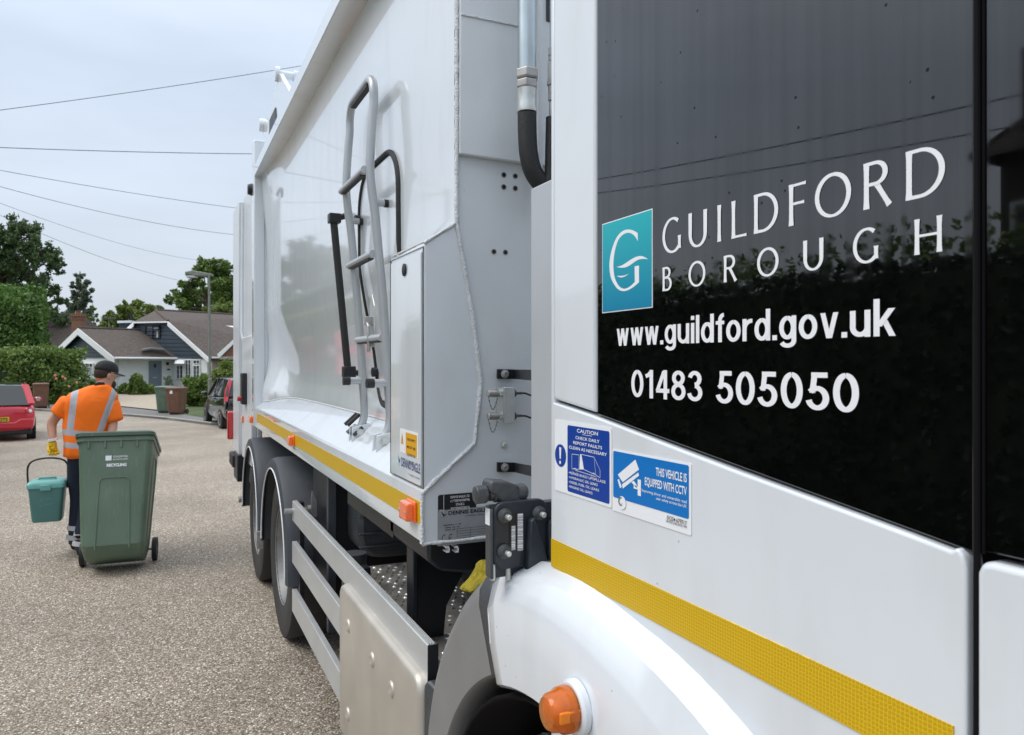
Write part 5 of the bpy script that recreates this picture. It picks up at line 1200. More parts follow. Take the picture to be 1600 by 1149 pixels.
# navy boards, one by one
def boards(Gf, outline, y0, y1, step, inner=None):
    y = y0
    while y < y1:
        ya_ = y + .3; yb_ = min(y + step, y1)
        def xr(yy):
            xs = []
            for (p, q) in zip(outline, outline[1:] + outline[:1]):
                if (p[1]-yy)*(q[1]-yy) < 0: xs.append(p[0] + (q[0]-p[0])*(yy-p[1])/(q[1]-p[1]))
            return (min(xs), max(xs)) if len(xs) >= 2 else None
        a, b = xr(ya_), xr(yb_ - .05)
        if a and b:
            pts = [Gf(a[0], ya_, .03), Gf(a[1], ya_, .03), Gf(b[1], yb_, .03), Gf(b[0], yb_, .03)]
            MB().add([pts[0], pts[1], pts[2] - ddir*.035, pts[3] - ddir*.035, pts[2], pts[3]], [(0,1,2,3),(3,2,4,5)]).build('cladding_board', 'navyboard', house, smooth=False)
        y += step
boards(G1, [(122,514), (177,562), (86,556)], 515, 559, 5.2)
boards(G2, [(147,557), (208,504), (263,504), (325,561)], 505, 561, 6.2)
# roofs
def roofplane(pts, m='tile', th=.14, name='roof'):
    n_ = (pts[1]-pts[0]).cross(pts[-1]-pts[0]).normalized()
    if n_.z < 0: n_ = -n_
    return MB().prism(pts, n_*-th).build(name, m, house, smooth=False)
ov = .3
aF = G1(122.5, 512.5, ov); aB = aF + ddir*7.5; eFo = G1(179, 558.5, ov); eBo = eFo + ddir*7.0
roofplane([aF, eFo, eBo, aB]); eLo = G1(83, 551, ov); roofplane([aF, eLo, eLo + ddir*7, aB])
r0 = hit(243, 485, A2 + ddir*1.6, nG); r1 = r0 + ddir*10
tL, tR = G2(209.5, 502.5, ov), G2(262.5, 501.5, ov); bL, bR = G2(143, 560, ov), G2(328, 560, ov)
roofplane([r0, tR, bR, bR + ddir*11.5, r1]); roofplane([r0, tL, bL, bL + ddir*11.5, r1]); roofplane([r0, tL, tR])
MB().tube([r0, r1], .11, 8).build('ridge_tiles', 'tile', house); MB().tube([r0, tR], .09, 6).build('ridge_tiles', 'tile', house); MB().tube([aF, aB], .09, 8).build('ridge_tiles', 'tile', house)
def barge(a, b, wd=.30, name='bargeboard'):
    MB().prism([a - UP*.02, b - UP*.02, b - UP*wd*1.25, a - UP*wd*1.25], -ddir*.05).build(name, 'upvc', house, smooth=False)
barge(aF, eFo, .36); barge(aF, eLo, .36); barge(tR, bR, .26); barge(tL, G2(186, 525, ov), .26); barge(tL, tR, .1)
# eave gutters, porch canopy, door
MB().tube([eFo - UP*.05, eFo + ddir*6.6 - UP*.05], .07, 8).build('gutter', 'upvc', house)
a = S1(179, 559, .02); b = S1(268, 559, .02); MB().prism([a, b, b - UP*.14, a - UP*.14], gdir*.03).build('fascia', 'upvc', house, smooth=False)
pc = [S1(222, 548, .2), S1(235, 545.5, .35), S1(254, 547, .35), S1(268, 556.5, .5), S1(221, 556.5, .5)]
MB().prism(pc, nS*-.5).build('porch_canopy', 'tile', house, smooth=False)
MB().tube([S1(221, 547.5, .3), S1(236, 545, .4), S1(256, 547, .4)], .09, 6).build('porch_flashing', 'lead', house)
MB().prism([S1(221, 557.2, .5), S1(268.5, 557.2, .5), S1(268.5, 560.5, .5), S1(221, 560.5, .5)], nS*-.5).build('porch_fascia', 'upvc', house, smooth=False)
door = MB().prism([S1(232, 564, .03), S1(252.3, 564, .03), down(S1(252.3, 600, .03)) + UP*.1, down(S1(232, 600, .03)) + UP*.1], nS*.04).build('front_door', 'doorgrey', house, smooth=False)
MB().prism([S1(242, 567.5, .09), S1(244.2, 571.5, .09), S1(242, 576, .09), S1(239.8, 571.5, .09)], nS*.02).build('door_light', 'winglass', door, smooth=False)
MB().prism([S1(239, 589.5, .09), S1(245, 589.5, .09), S1(245, 591, .09), S1(239, 591, .09)], nS*.02).build('letter_flap', 'chrome', door, smooth=False)
MB().prism([S1(230.7, 562.7, .015), S1(253.6, 562.7, .015), down(S1(253.6, 600, .015)), down(S1(230.7, 600, .015))], nS*.03).build('door_frame', 'upvc', house, smooth=False)
MB().lathe([(0, 0), (.07, 0), (.09, .15), (.05, .2)], S1(262, 566, .1), (0, 0, -1), 10).build('porch_lamp', 'black', house)
MB().prism([S1(261, 576.5, .02), S1(265.5, 576.5, .02), S1(265.5, 578.6, .02), S1(261, 578.6, .02)], nS*.02).build('house_number_plate', 'vblack', house, smooth=False)
MB().tube([S1(192, 560, .1), S1(186, 563, .06), down(S1(184, 570, .06))], .04, 8).build('downpipe', 'upvc', house)
MB().tube([G2(325, 560, .3), G2(330, 563, .1), down(G2(330, 575, .1))], .045, 8).build('downpipe', 'upvc', house)
def window(Gf, x0, y0, x1, y1, cols, rowsn, frame='upvc', bar=.9, parent=None, openx=None):
    fr = MB(); f0 = .5*bar
    def bar_(ax, ay, bx, by): fr.prism([Gf(ax, ay, .10), Gf(bx, ay, .10), Gf(bx, by, .10), Gf(ax, by, .10)], ddir*.09)
    bar_(x0, y0, x1, y0+1.1*bar); bar_(x0, y1-1.1*bar, x1, y1); bar_(x0, y0+1.1*bar, x0+1.2*bar, y1-1.1*bar); bar_(x1-1.2*bar, y0+1.1*bar, x1, y1-1.1*bar)
    for i in range(1, cols): x = x0 + (x1-x0)*i/cols; bar_(x-f0*.6, y0+1.1*bar, x+f0*.6, y1-1.1*bar)
    wn = fr.build('window', frame, house if parent is None else parent, smooth=False)
    for j in range(1, rowsn):
        y = y0 + (y1-y0)*j/rowsn; MB().prism([Gf(x0, y-f0*.5, .085), Gf(x1, y-f0*.5, .085), Gf(x1, y+f0*.5, .085), Gf(x0, y+f0*.5, .085)], ddir*.06).build('glazing_bar', frame, wn, smooth=False)
    MB().prism([Gf(x0+.5, y0+.5, .04), Gf(x1-.5, y0+.5, .04), Gf(x1-.5, y1-.5, .04), Gf(x0+.5, y1-.5, .04)], ddir*.02).build('pane', 'winglass', wn, smooth=False)
    return wn
MB().prism([G2(271.5, 561, .02), G2(313.5, 561, .02), G2(313.5, 594, .02), G2(271.5, 594, .02)], ddir*.01).build('window_surround', 'upvc', house, smooth=False)
window(G2, 274.5, 571.5, 285.5, 592, 2, 3, bar=.6); window(G2, 288.5, 562.5, 298, 592, 2, 5, bar=.6); window(G2, 301, 571.5, 311.5, 592, 2, 3, bar=.6)
window(G2, 301, 562.8, 311.5, 568.5, 2, 1, bar=.6)
# open top vent
MB().prism([G2(273.5, 562.5, .12), G2(286.5, 562.5, .12), G2(287.5, 568.5, .5), G2(272.8, 568.5, .5)], ddir*.03).build('open_vent', 'upvc', house, smooth=False)
window(G2, 226, 507, 250, 529, 2, 1, frame='black', bar=1.0)
MB().prism([G2(240, 508.5, .14), G2(248, 508.5, .14), G2(247, 514, .3), G2(239.5, 514, .3)], ddir*.02).build('open_vent', 'winglass', house, smooth=False)
MB().lathe([(0, 0), (.05, .0), (.07, .15), (.04, .3), (.06, .42), (0, .5)], G2(246.3, 528.5, .06), (0, 0, 1), 8).build('window_ornament', 'upvc', house)
window(G1, 127, 568, 145, 592, 3, 4, bar=.7)
# flat dormer behind
q = W(194, 500, 55)
MB().prism([W(183, 501.5, 55), W(205, 501, 55), W(205, 504.5, 55), W(183, 505, 55)], FWD*2.5).build('dormer_roof', 'upvc', house, smooth=False)
MB().prism([W(186, 505, 55.2), W(206, 505, 55.2), W(206, 525, 55.2), W(186, 525, 55.2)], FWD*2).build('dormer_wall', 'navyboard', house, smooth=False)
MB().tube([W(205, 503, 56), W(205.5, 489, 56)], .09, 8).build('flue_pipe', 'black', house)
MB().tube([W(324, 505, 54), W(324, 494, 54)], .12, 8).build('vent_pipe', 'black', house)

def simple_house(name, label, x0, x1, Z, ridge, eave, slope_left, slope_right, wallm='brick', depth=8, chim=None):
    h_ = empty(name, W((x0+x1)/2, 567, Z).xy.to_3d(), label=label, cat='house')
    zb_ = -.2
    def P_(x, y, d=0): return W(x, y, Z) + FWD*d
    a, b = P_(x0, eave), P_(x1, eave); lo = lambda p: Vector((p.x, p.y, zb_))
    MB().prism([lo(a), a, b, lo(b)], FWD*depth).build('wall', wallm, h_, smooth=False)
    rl, rr2 = P_(slope_left, ridge, depth/2), P_(slope_right, ridge, depth/2); A = P_(x0-2, eave+1, -.4); B = P_(x1+2, eave+1, -.4)
    for pts in ([A, B, rr2, rl], [A + FWD*(depth+.8), B + FWD*(depth+.8), rr2, rl], [A, A + FWD*(depth+.8), rl], [B, B + FWD*(depth+.8), rr2]):
        n_ = (pts[1]-pts[0]).cross(pts[2]-pts[0]).normalized(); n_ = n_ if n_.z > 0 else -n_
        MB().prism(pts, -n_*.12).build('roof', 'tile', h_, smooth=False)
    MB().tube([rl, rr2], .12, 8).build('ridge_tiles', 'tile', h_)
    return h_
h2_ = simple_house('brick_bungalow', 'brown roofed house with a brick chimney behind the tall hedge', 30, 122, 60, 487, 548, 20, 84)
ch0 = W(122.5, 506, 57.5)
cb = MB().box((-.36, -.3, -1.5), (.36, .3, .55)).box((-.40, -.34, .30), (.40, .34, .38)).box((-.45, -.38, .55), (.45, .38, .66)).box((-.38, -.32, .66), (.38, .32, .78))
cho = cb.build('chimney', 'brick', h2_, smooth=False); cho.matrix_parent_inverse = Matrix.Identity(4); cho.location = ch0 - Vector(h2_.location); cho.rotation_euler = (0, 0, -YAW)
pot = MB().lathe([(.17, 0), (.15, .3), (.19, .36), (.19, .42), (0, .42)], (0, 0, .6), (0, 0, 1), 12).build('chimney_pot', 'brick', cho); pot.matrix_parent_inverse = Matrix.Identity(4)
h3 = simple_house('gabled_brick_house', 'red brick house with white bargeboard showing behind the black car', 348, 470, 42, 528, 561, 385, 450)
def H3(x, y, z=42): return W(x, y, z)
MB().prism([H3(339, 554, 41.0), H3(372, 524, 41.0), H3(405, 554, 41.0), H3(405, 560, 41.0), H3(372, 530.5, 41.0), H3(342, 560, 41.0)], FWD*.06).build('bargeboard', 'upvc', h3, smooth=False)
MB().prism([H3(342, 557, 41.1), H3(372, 529, 41.1), H3(402, 557, 41.1)], FWD*.2).build('gable_tiles', 'brick', h3, smooth=False)
MB().prism([H3(331, 557.5, 41.2), H3(352, 557.5, 41.2), H3(352, 560, 41.2), H3(331, 560, 41.2)], FWD*.3).build('fascia', 'upvc', h3, smooth=False)
h4 = simple_house('rear_bungalow', 'brown roofed bungalow rising behind the clad bungalow at the right', 300, 440, 66, 494, 545, 300, 420)
# television aerials
for nm, px, py, Z, lb in (('television_aerial', 170, 497, 58, 'spindly television aerial above the roof left of the dormer'), ('television_aerial', 55, 456, 52, 'thin television aerial above the tall clipped hedge')):
    b0 = W(px, py, Z); r_ = empty(nm, b0 - UP*2.5, label=lb, cat='aerial')
    MB().tube([b0 - UP*2.5, b0], .02, 6).build('mast', 'galv', r_); m_ = MB().tube([b0 - RGT*.7, b0 + RGT*.6], .012, 5)
    for k in range(8): q = b0 - RGT*(.65 - .16*k); m_.tube([q - UP*.16, q + UP*.16], .007, 4)
    m_.build('antenna', 'galv', r_)
# white railings by the porch
fn = empty('garden_gate', W(136, 605, 42), label='white slatted garden gate and rail in front of the left gable', cat='gate')
# house across the road, mirrored in the door glass
mh = empty('roadside_house', (-14, 4, 0), label='tall dark brick house across the road, seen mirrored in the cab glass', cat='house')
M['darkbrick'] = mat('dark_brick', (.08, .06, .05), .9, noise=.3, nscale=6)
MB().prism([(-12.5, 1.0, 0), (-12.5, 1.0, 5.6), (-12.5, 8.4, 5.6), (-12.5, 8.4, 0)], (-6, 0, 0)).build('wall', 'darkbrick', mh, smooth=False)
MB().prism([(-12.0, .6, 5.4), (-12.0, 8.65, 5.4), (-15.5, 6.4, 8.4), (-15.5, 2.4, 8.4)], (-.08, 0, .1)).prism([(-12.0, 8.65, 5.4), (-19, 8.65, 5.4), (-15.5, 6.4, 8.4)], (0, .02, .12)).build('roof', 'tile', mh, smooth=False)
MB().box((-13.2, 7.2, 5.0), (-12.45, 8.0, 7.3)).build('chimney', 'darkbrick', mh, smooth=False)
for y in (1.8, 4.3, 6.6):
    for z in (.9, 3.4):
        wn = MB().box((-12.5, y, z), (-12.44, y+1.6, z+1.2)).build('window', 'upvc', mh, smooth=False)
        for k in range(3): MB().box((-12.44, y+.07+.5*k, z+.07), (-12.42, y+.5+.5*k, z+1.13)).build('pane', 'winglass', wn, smooth=False)

# =================================================================== STREET LAMP, CABLES, POLE
lb = W(328, 567, 31); lb.z = g(lb.y); sl = empty('street_lamp', lb, label='slim grey street lamp column with a flat lantern beside the truck', cat='lamp')
tp_ = W(326.5, 430, 31)
MB().tube([lb - UP*.1, lb + UP*1.3], .085, 14).tube([lb + UP*1.3, lb + UP*1.34, Vector((tp_.x, tp_.y, tp_.z))], [.085, .055, .045], 14).build('column', 'galv', sl)
a = W(288, 425, 31); b = W(329, 427.5, 31)
MB().prism([a, W(300, 422.5, 31), b, W(329, 431.5, 31), W(305, 431.5, 31), W(290, 428, 31)], FWD*.35).build('lantern', 'galv', sl, bevel=.03)
MB().box((-.18, -.12, -.08), (.18, .12, 0)).build('lantern_glass', 'chrome', None)
lg = [o for o in bpy.data.objects if o.name == 'lantern_glass'][0]; lg.parent = sl; lg.location = W(300, 431, 31.15) - Vector(lb); lg.rotation_euler = (0, 0, -YAW)
pole = empty('telegraph_pole', (-8.2, 26, g(26)), label='wooden telegraph pole carrying the overhead cables on the left', cat='pole')
MB().tube([(-8.2, 26, -.5), (-8.2, 26, 8.0)], [.15, .10], 12).build('pole_shaft', 'bark', pole)
PT = Vector((-8.2, 26, 7.86))
def cable(end, sag, label, r=.011, start=PT, dz=0):
    r *= .72
    s0 = Vector(start) + UP*dz; e_ = Vector(end); n = 28
    pts = [s0.lerp(e_, i/n) - UP*(4*sag*(i/n)*(1-i/n)) for i in range(n+1)]
    o = MB().tube(pts, r, 6).build('overhead_cable', 'cable'); return tag(o, label, 'cable', 'overhead cables')
cable(W(900, 20, 34), .35, 'uppermost overhead cable, rising to the right towards the truck roof', .014, dz=.12)
cable(W(760, 236, 32), .25, 'second overhead cable from the top, nearly level', .016, dz=-.1)
cable(W(520, 342, 34), .25, 'third overhead cable from the top, sloping gently down to the right', .012, dz=-.02)
cable(W(430, 372, 38), .55, 'fourth overhead cable down, curving towards the truck tailgate', .012, dz=.04)
cable(W(320, 408, 50), .6, 'fifth overhead cable down, thin and ending over the maple tree', .010, dz=.1)
cable(W(278, 438, 46), .5, 'lowest overhead cable, falling towards the broad green tree', .012, dz=.14)
cable((-9.6, -6, 4.6), .55, 'upper overhead cable mirrored in the black cab panel', .016)
cable((-9.5, -6, 4.15), .6, 'lower overhead cable mirrored in the black cab panel', .014, dz=-.25)

if 0: print('Z of main gable', (A2-CAM).dot(FWD), (bR-CAM).dot(FWD), (bL-CAM).dot(FWD), 'ridge end', (r1-CAM).dot(FWD))

# =================================================================== WHEELIE BINS
def make_bin(name, body_m, lid_m, label, group=None, wheels_back=True, marks=None):
    """local: +y is the wheel/handle side, -y the front; base at z=0; axle at y=.22, z=.10"""
    r_ = empty(name, label=label, cat='bin', group=group)
    def ring(z, hw, yf, yb, rr=.05):
        o = []
        for cx, cy, a0 in ((hw-rr, yb-rr, 0), (-hw+rr, yb-rr, 90), (-hw+rr, yf+rr, 180), (hw-rr, yf+rr, 270)):
            for k in range(6): a = R(a0+18*k); o.append(Vector((cx + rr*math.cos(a), cy + rr*math.sin(a), z)))
        return o
    bd = MB().loft([ring(.0, .205, -.12, .20, .04), ring(.02, .215, -.165, .21, .045), ring(.10, .233, -.252, .22), ring(.115, .234, -.255, .222), ring(.93, .278, -.345, .29), ring(.96, .285, -.352, .30), ring(.99, .285, -.352, .30)])
    body = bd.build('bin_body', body_m, r_, angle=35)
    MB().loft([ring(.945, .292, -.362, .31), ring(.985, .292, -.362, .31)]).build('bin_rim', body_m, body, bevel=.004)
    # pressed arch on the front
    def fy(z): return -.25 - (z-.06)/.87*.095
    arch = [(-.125, .07)] + [(-.115, .5), (-.112, .56)] + [(-.07 - .042*math.cos(R(k)), .60 + .045*math.sin(R(k))) for k in range(0, 91, 15)] + [(.07 + .042*math.sin(R(k)), .60 + .045*math.cos(R(k))) for k in range(0, 91, 15)] + [(.112, .56), (.115, .5), (.125, .07)]
    MB().tube([(x, fy(z) - .001, z) for x, z in arch], .0065, 6).build('pressed_arch', body_m, body)
    for s_ in (-1, 1):
        sx = lambda z: .232 + (z-.06)/.87*.046
        MB().tube([(s_*(sx(.1)), -.12, .10), (s_*sx(.75), -.16, .75), (s_*sx(.86), -.10, .86), (s_*sx(.86), .08, .86), (s_*sx(.75), .13, .75), (s_*sx(.12), .10, .12)], .010, 6).build('side_rib', body_m, body)
    for k in range(4): MB().box((-.20+.12*k, -.36, .89), (-.19+.12*k, -.335, .95)).build('lid_rib', body_m, body)
    lr = [ring(.985, .300, -.385, .30, .06), ring(1.012, .302, -.388, .305, .06), ring(1.03, .285, -.36, .30, .06), ring(1.048, .20, -.26, .24, .05)]
    lid = MB().loft(lr).build('bin_lid', lid_m, r_, angle=50)
    MB().box((-.30, .28, .985), (.30, .315, 1.02)).build('lid_hinge', lid_m, lid, bevel=.008)
    MB().tube([(-.2, .31, .96), (-.2, .37, .985), (.2, .37, .985), (.2, .31, .96)], .014, 8).build('bin_handle', lid_m, r_)
    MB().tube([(-.27, .22, .10), (.27, .22, .10)], .011, 8).build('axle', 'steel_dull', r_)
    for s_ in (-1, 1):
        w_ = MB().lathe([(.05, -.008), (.085, -.018), (.10, -.02), (.10, .02), (.085, .018), (.05, .008)], (s_*.278, .22, .10), (1, 0, 0), 28).build('bin_wheel', 'rubber', r_)
        MB().lathe([(0, -.015), (.05, -.012), (.05, .012), (0, .015)], (s_*.278, .22, .10), (1, 0, 0), 18).build('wheel_hub', 'black', w_)
    if marks:
        mb = MB(); f = lambda x, z: Vector((x, fy(z) - .003, z))
        def flat(x0, z0, x1, z1): mb.add([f(x0, z0), f(x1, z0), f(x1, z1), f(x0, z1)], [(0,1,2,3)])
        flat(-.07, .785, -.025, .825)
        U_ = Vector((0, -.11, 1)).normalized()
        text(mb, 'GUILDFORD', f(-.013, .808), (1,0,0), U_, .11, .015, .01); text(mb, 'BOROUGH', f(-.013, .787), (1,0,0), U_, .11, .011, .01)
        text(mb, 'RECYCLING', f(-.06, .735), (1,0,0), U_, .148, .024, .06)
        mb.build('bin_lettering', 'vinyl', body, smooth=False)
    return r_
def scuffed(m):
    N = m.node_tree.nodes; K = m.node_tree.links.new; b = N['Principled BSDF']; src = b.inputs['Base Color'].links[0].from_socket
    t = N.new('ShaderNodeTexCoord'); mpp = N.new('ShaderNodeMapping'); mpp.inputs['Scale'].default_value = (30, 30, 3); K(t.outputs['Object'], mpp.inputs[0])
    n = N.new('ShaderNodeTexNoise'); n.inputs['Scale'].default_value = 1.6; n.inputs['Detail'].default_value = 6; K(mpp.outputs[0], n.inputs['Vector'])
    r = N.new('ShaderNodeMapRange'); r.inputs[1].default_value = .58; r.inputs[2].default_value = .8; r.inputs[4].default_value = .35; K(n.outputs[0], r.inputs[0])
    mx = N.new('ShaderNodeMix'); mx.data_type = 'RGBA'; K(r.outputs[0], mx.inputs[0]); K(src, mx.inputs[6]); mx.inputs[7].default_value = (.3, .33, .28, 1); K(mx.outputs[2], b.inputs['Base Color'])
for k_ in ('bin_green', 'bin_green_dark', 'bin_brown'): scuffed(M[k_])
gb = make_bin('recycling_bin', 'bin_green', 'bin_green_dark', 'large green recycling bin tilted on its wheels behind the workman', marks=True)
# place: axle point on the road, leaned 20 degrees towards the workman (away from the viewer)
tilt = R(19.5)
ax = W(187, 567, 6.35); yawb = -YAW + R(21)
gb.rotation_mode = 'XYZ'
Rm = Matrix.Rotation(yawb, 4, 'Z') @ Matrix.Rotation(-tilt, 4, 'X') @ Matrix.Scale(.985, 4)
loc = Vector((ax.x, ax.y, .10)) - (Rm @ Vector((0, .22, .10)))
gb.matrix_world = Matrix.Translation(loc) @ Rm
gb.location = loc; gb.rotation_euler = Rm.to_euler(); gb.scale = (.985,)*3
b1 = make_bin('garden_bin', 'bin_brown', 'bin_brown', 'brown bin standing on the far pavement behind the red car')
q = W(64, 567, 30.5); b1.location = (q.x, q.y, g(q.y) + .07); b1.rotation_euler = (0, 0, -YAW + R(32))
b2 = copy_tree(b1); tag(b2, 'brown bin with a white number, touching a green bin near the black car'); q = W(276.5, 567, 28.2); b2.location = (q.x, q.y, g(q.y) + .07); b2.rotation_euler = (0, 0, -YAW - R(6))
mb = MB(); mb.add([(-.09, -.34, .80), (.02, -.34, .80), (.02, -.345, .94), (-.09, -.345, .94)], [(0,1,2,3)]); mb.build('white_label', 'vinyl', [c_ for c_ in b2.children if c_.name.startswith('bin_body')][0], smooth=False)
b3 = make_bin('kerbside_bin', 'bin_green', 'bin_green', 'green bin half hidden by the brown bin near the black car'); q = W(258.5, 567, 28.9); b3.location = (q.x, q.y, g(q.y) + .07); b3.rotation_euler = (0, 0, -YAW + R(5))

# =================================================================== FOOD CADDY
cd = empty('food_caddy', W(75, 813, 6.62), -YAW + R(24), label='teal food waste caddy with a black handle held in the gloved hand', cat='caddy')
cd.scale = (.93, .93, .96)
def cring(z, hw, hd, rr, dx=0):
    o = []
    for cx, cy, a0 in ((hw-rr, hd-rr, 0), (-hw+rr, hd-rr, 90), (-hw+rr, -hd+rr, 180), (hw-rr, -hd+rr, 270)):
        for k in range(6): a = R(a0+18*k); o.append(Vector((cx + rr*math.cos(a) + dx, cy + rr*math.sin(a), z)))
    return o
def at_local(o, root): o.parent = root; o.matrix_parent_inverse = Matrix.Identity(4); return o
cb_ = at_local(MB().loft([cring(0, .115, .10, .03), cring(.012, .122, .107, .035), cring(.30, .146, .13, .03), cring(.325, .152, .136, .03)]).build('caddy_body', 'caddy', None, angle=40), cd)
ld = at_local(MB().loft([cring(.318, .160, .144, .035), cring(.352, .160, .144, .035), cring(.372, .148, .132, .04), cring(.385, .11, .10, .04)]).build('caddy_lid', 'caddy_lid', None, angle=40), cd)
at_local(MB().box((-.045, -.152, .295), (.045, -.135, .35)).build('lid_catch', 'caddy_lid', None, bevel=.006), ld)
at_local(MB().tube([(-.07, -.03, .385), (-.065, -.03, .40), (.065, -.03, .40), (.07, -.03, .385)], .010, 8).build('lid_grip', 'caddy_lid', None), ld)
hd_ = [(-.163, 0, .30)] + [(-.163 + .0, 0, .36), (-.168, 0, .45), (-.162, 0, .51), (-.135, 0, .55), (-.08, 0, .572), (0, 0, .58), (.08, 0, .572), (.135, 0, .55), (.162, 0, .51), (.168, 0, .45), (.163, 0, .36), (.163, 0, .30)]
at_local(MB().tube(smooth_path(hd_, 4), .0085, 8).lathe([(0, 0), (.02, 0), (.02, .012), (0, .012)], (-.166, 0, .31), (1, 0, 0), 12).lathe([(0, 0), (.02, 0), (.02, .012), (0, .012)], (.154, 0, .31), (1, 0, 0), 12).build('caddy_handle', 'black', None), cd)
mb = MB()
fy_ = lambda z: -.1085 - (z/.30)*.0235
for a0, a1, cx, cz, r1_, r2_ in ((40, 320, -.03, .215, .014, .012),):
    pp = [(cx + math.cos(R(a0+(a1-a0)*i/12)), cz, math.sin(R(a0+(a1-a0)*i/12))) for i in range(13)]
    mb.grid([[(cx + (p[0]-cx)*r_, fy_(cz)-.002, cz + p[2]*r_) for p in pp] for r_ in (r1_, r2_)])
for z, x0, x1 in ((.213, -.01, .05), (.165, -.02, .06), (.15, -.045, -.03), (.158, -.05, -.035)): mb.add([(x0, fy_(z)-.002, z), (x1, fy_(z)-.002, z+.004), (x1, fy_(z)-.002, z+.007), (x0, fy_(z)-.002, z+.003)], [(0,1,2,3)])
at_local(mb.build('faded_marking', 'caddy_lid', None, smooth=False), cb_)

# =================================================================== WORKMAN
ZP = 6.72; pr_ = W(140, 567, ZP); YWP = math.atan2(pr_.x, pr_.y); PF = Vector((math.sin(YWP), math.cos(YWP), 0)); PR = Vector((math.cos(YWP), -math.sin(YWP), 0)); person = empty('person', (pr_.x, pr_.y, 0), -YWP, label='workman in orange high visibility shirt and black cap walking away with a bin and caddy', cat='person')
def L_(px, py, dy=0):
    p = hit(px, py, Vector((pr_.x, pr_.y, 0)) + PF*dy, PF); q_ = p - Vector((pr_.x, pr_.y, 0)); return Vector((q_.dot(PR), q_.dot(PF), p.z))
def skin_mesh(name, nodes, edges, root, m, parent=person, sub=2, sxy=None):
    me = bpy.data.meshes.new(name); me.from_pydata([tuple(n[0]) for n in nodes], edges, []); o = bpy.data.objects.new(name, me); link(o)
    o.modifiers.new('k', 'SKIN'); sk_ = me.skin_vertices[0].data if me.skin_vertices else None
    if sk_ is None:
        bm = bmesh.new(); bm.from_mesh(me); bm.verts.layers.skin.verify(); bm.to_mesh(me); bm.free(); sk_ = me.skin_vertices[0].data
    for i, n in enumerate(nodes):
        r = n[1]; sk_[i].radius = r if isinstance(r, tuple) else (r, r); sk_[i].use_root = (i == root)
    q = o.modifiers.new('s', 'SUBSURF'); q.levels = q.render_levels = sub
    dg = bpy.context.evaluated_depsgraph_get(); me2 = bpy.data.meshes.new_from_object(o.evaluated_get(dg)); bpy.data.objects.remove(o); me2.name = name
    me2.materials.clear(); me2.materials.append(M[m] if isinstance(m, str) else m); me2.polygons.foreach_set('use_smooth', [True]*len(me2.polygons))
    o = link(bpy.data.objects.new(name, me2))
    if parent is not None: at_local(o, parent)
    return o
SHO_L = L_(105, 625); ELB_L = L_(80, 661, .05); WR_L = L_(83, 691, -.04)
SHO_R = L_(172, 626); ELB_R = L_(177, 663, -.04); WR_R = L_(171, 694, -.22)
HIP_L = L_(122, 718); KN_L = L_(124, 776, .05); AN_L = L_(118, 836, .06)
HIP_R = L_(145, 718); KN_R = L_(139, 780, -.02); AN_R = L_(128, 848, -.14)
NECK = L_(161, 607, .03); CHEST = L_(138, 632); BELLY = L_(136, 670); PEL = L_(134, 708); HEADB = L_(166, 592, .06)
body_nodes = [(PEL, (.10, .08)), (BELLY, (.11, .085)), (CHEST, (.12, .085)), (L_(150, 616, .01), (.08, .065)), (NECK, .062), (HEADB, .075), (L_(166, 583, .06), .085),
    (SHO_L + Vector((.03, 0, .0)), .05), (SHO_L + Vector((.01, 0, -.02)), .048), (ELB_L, .045), (WR_L, .030), (SHO_R - Vector((.03, 0, 0)), .05), (SHO_R + Vector((-.01, 0, -.02)), .048), (ELB_R, .045), (WR_R, .030),
    (HIP_L, .085), (KN_L, .055), (AN_L, .04), (HIP_R, .085), (KN_R, .055), (AN_R, .04)]
be = [(0,1),(1,2),(2,3),(3,4),(4,5),(5,6),(3,7),(7,8),(8,9),(9,10),(3,11),(11,12),(12,13),(13,14),(0,15),(15,16),(16,17),(0,18),(18,19),(19,20)]
bodyo = skin_mesh('body', body_nodes, be, 0, 'skin')
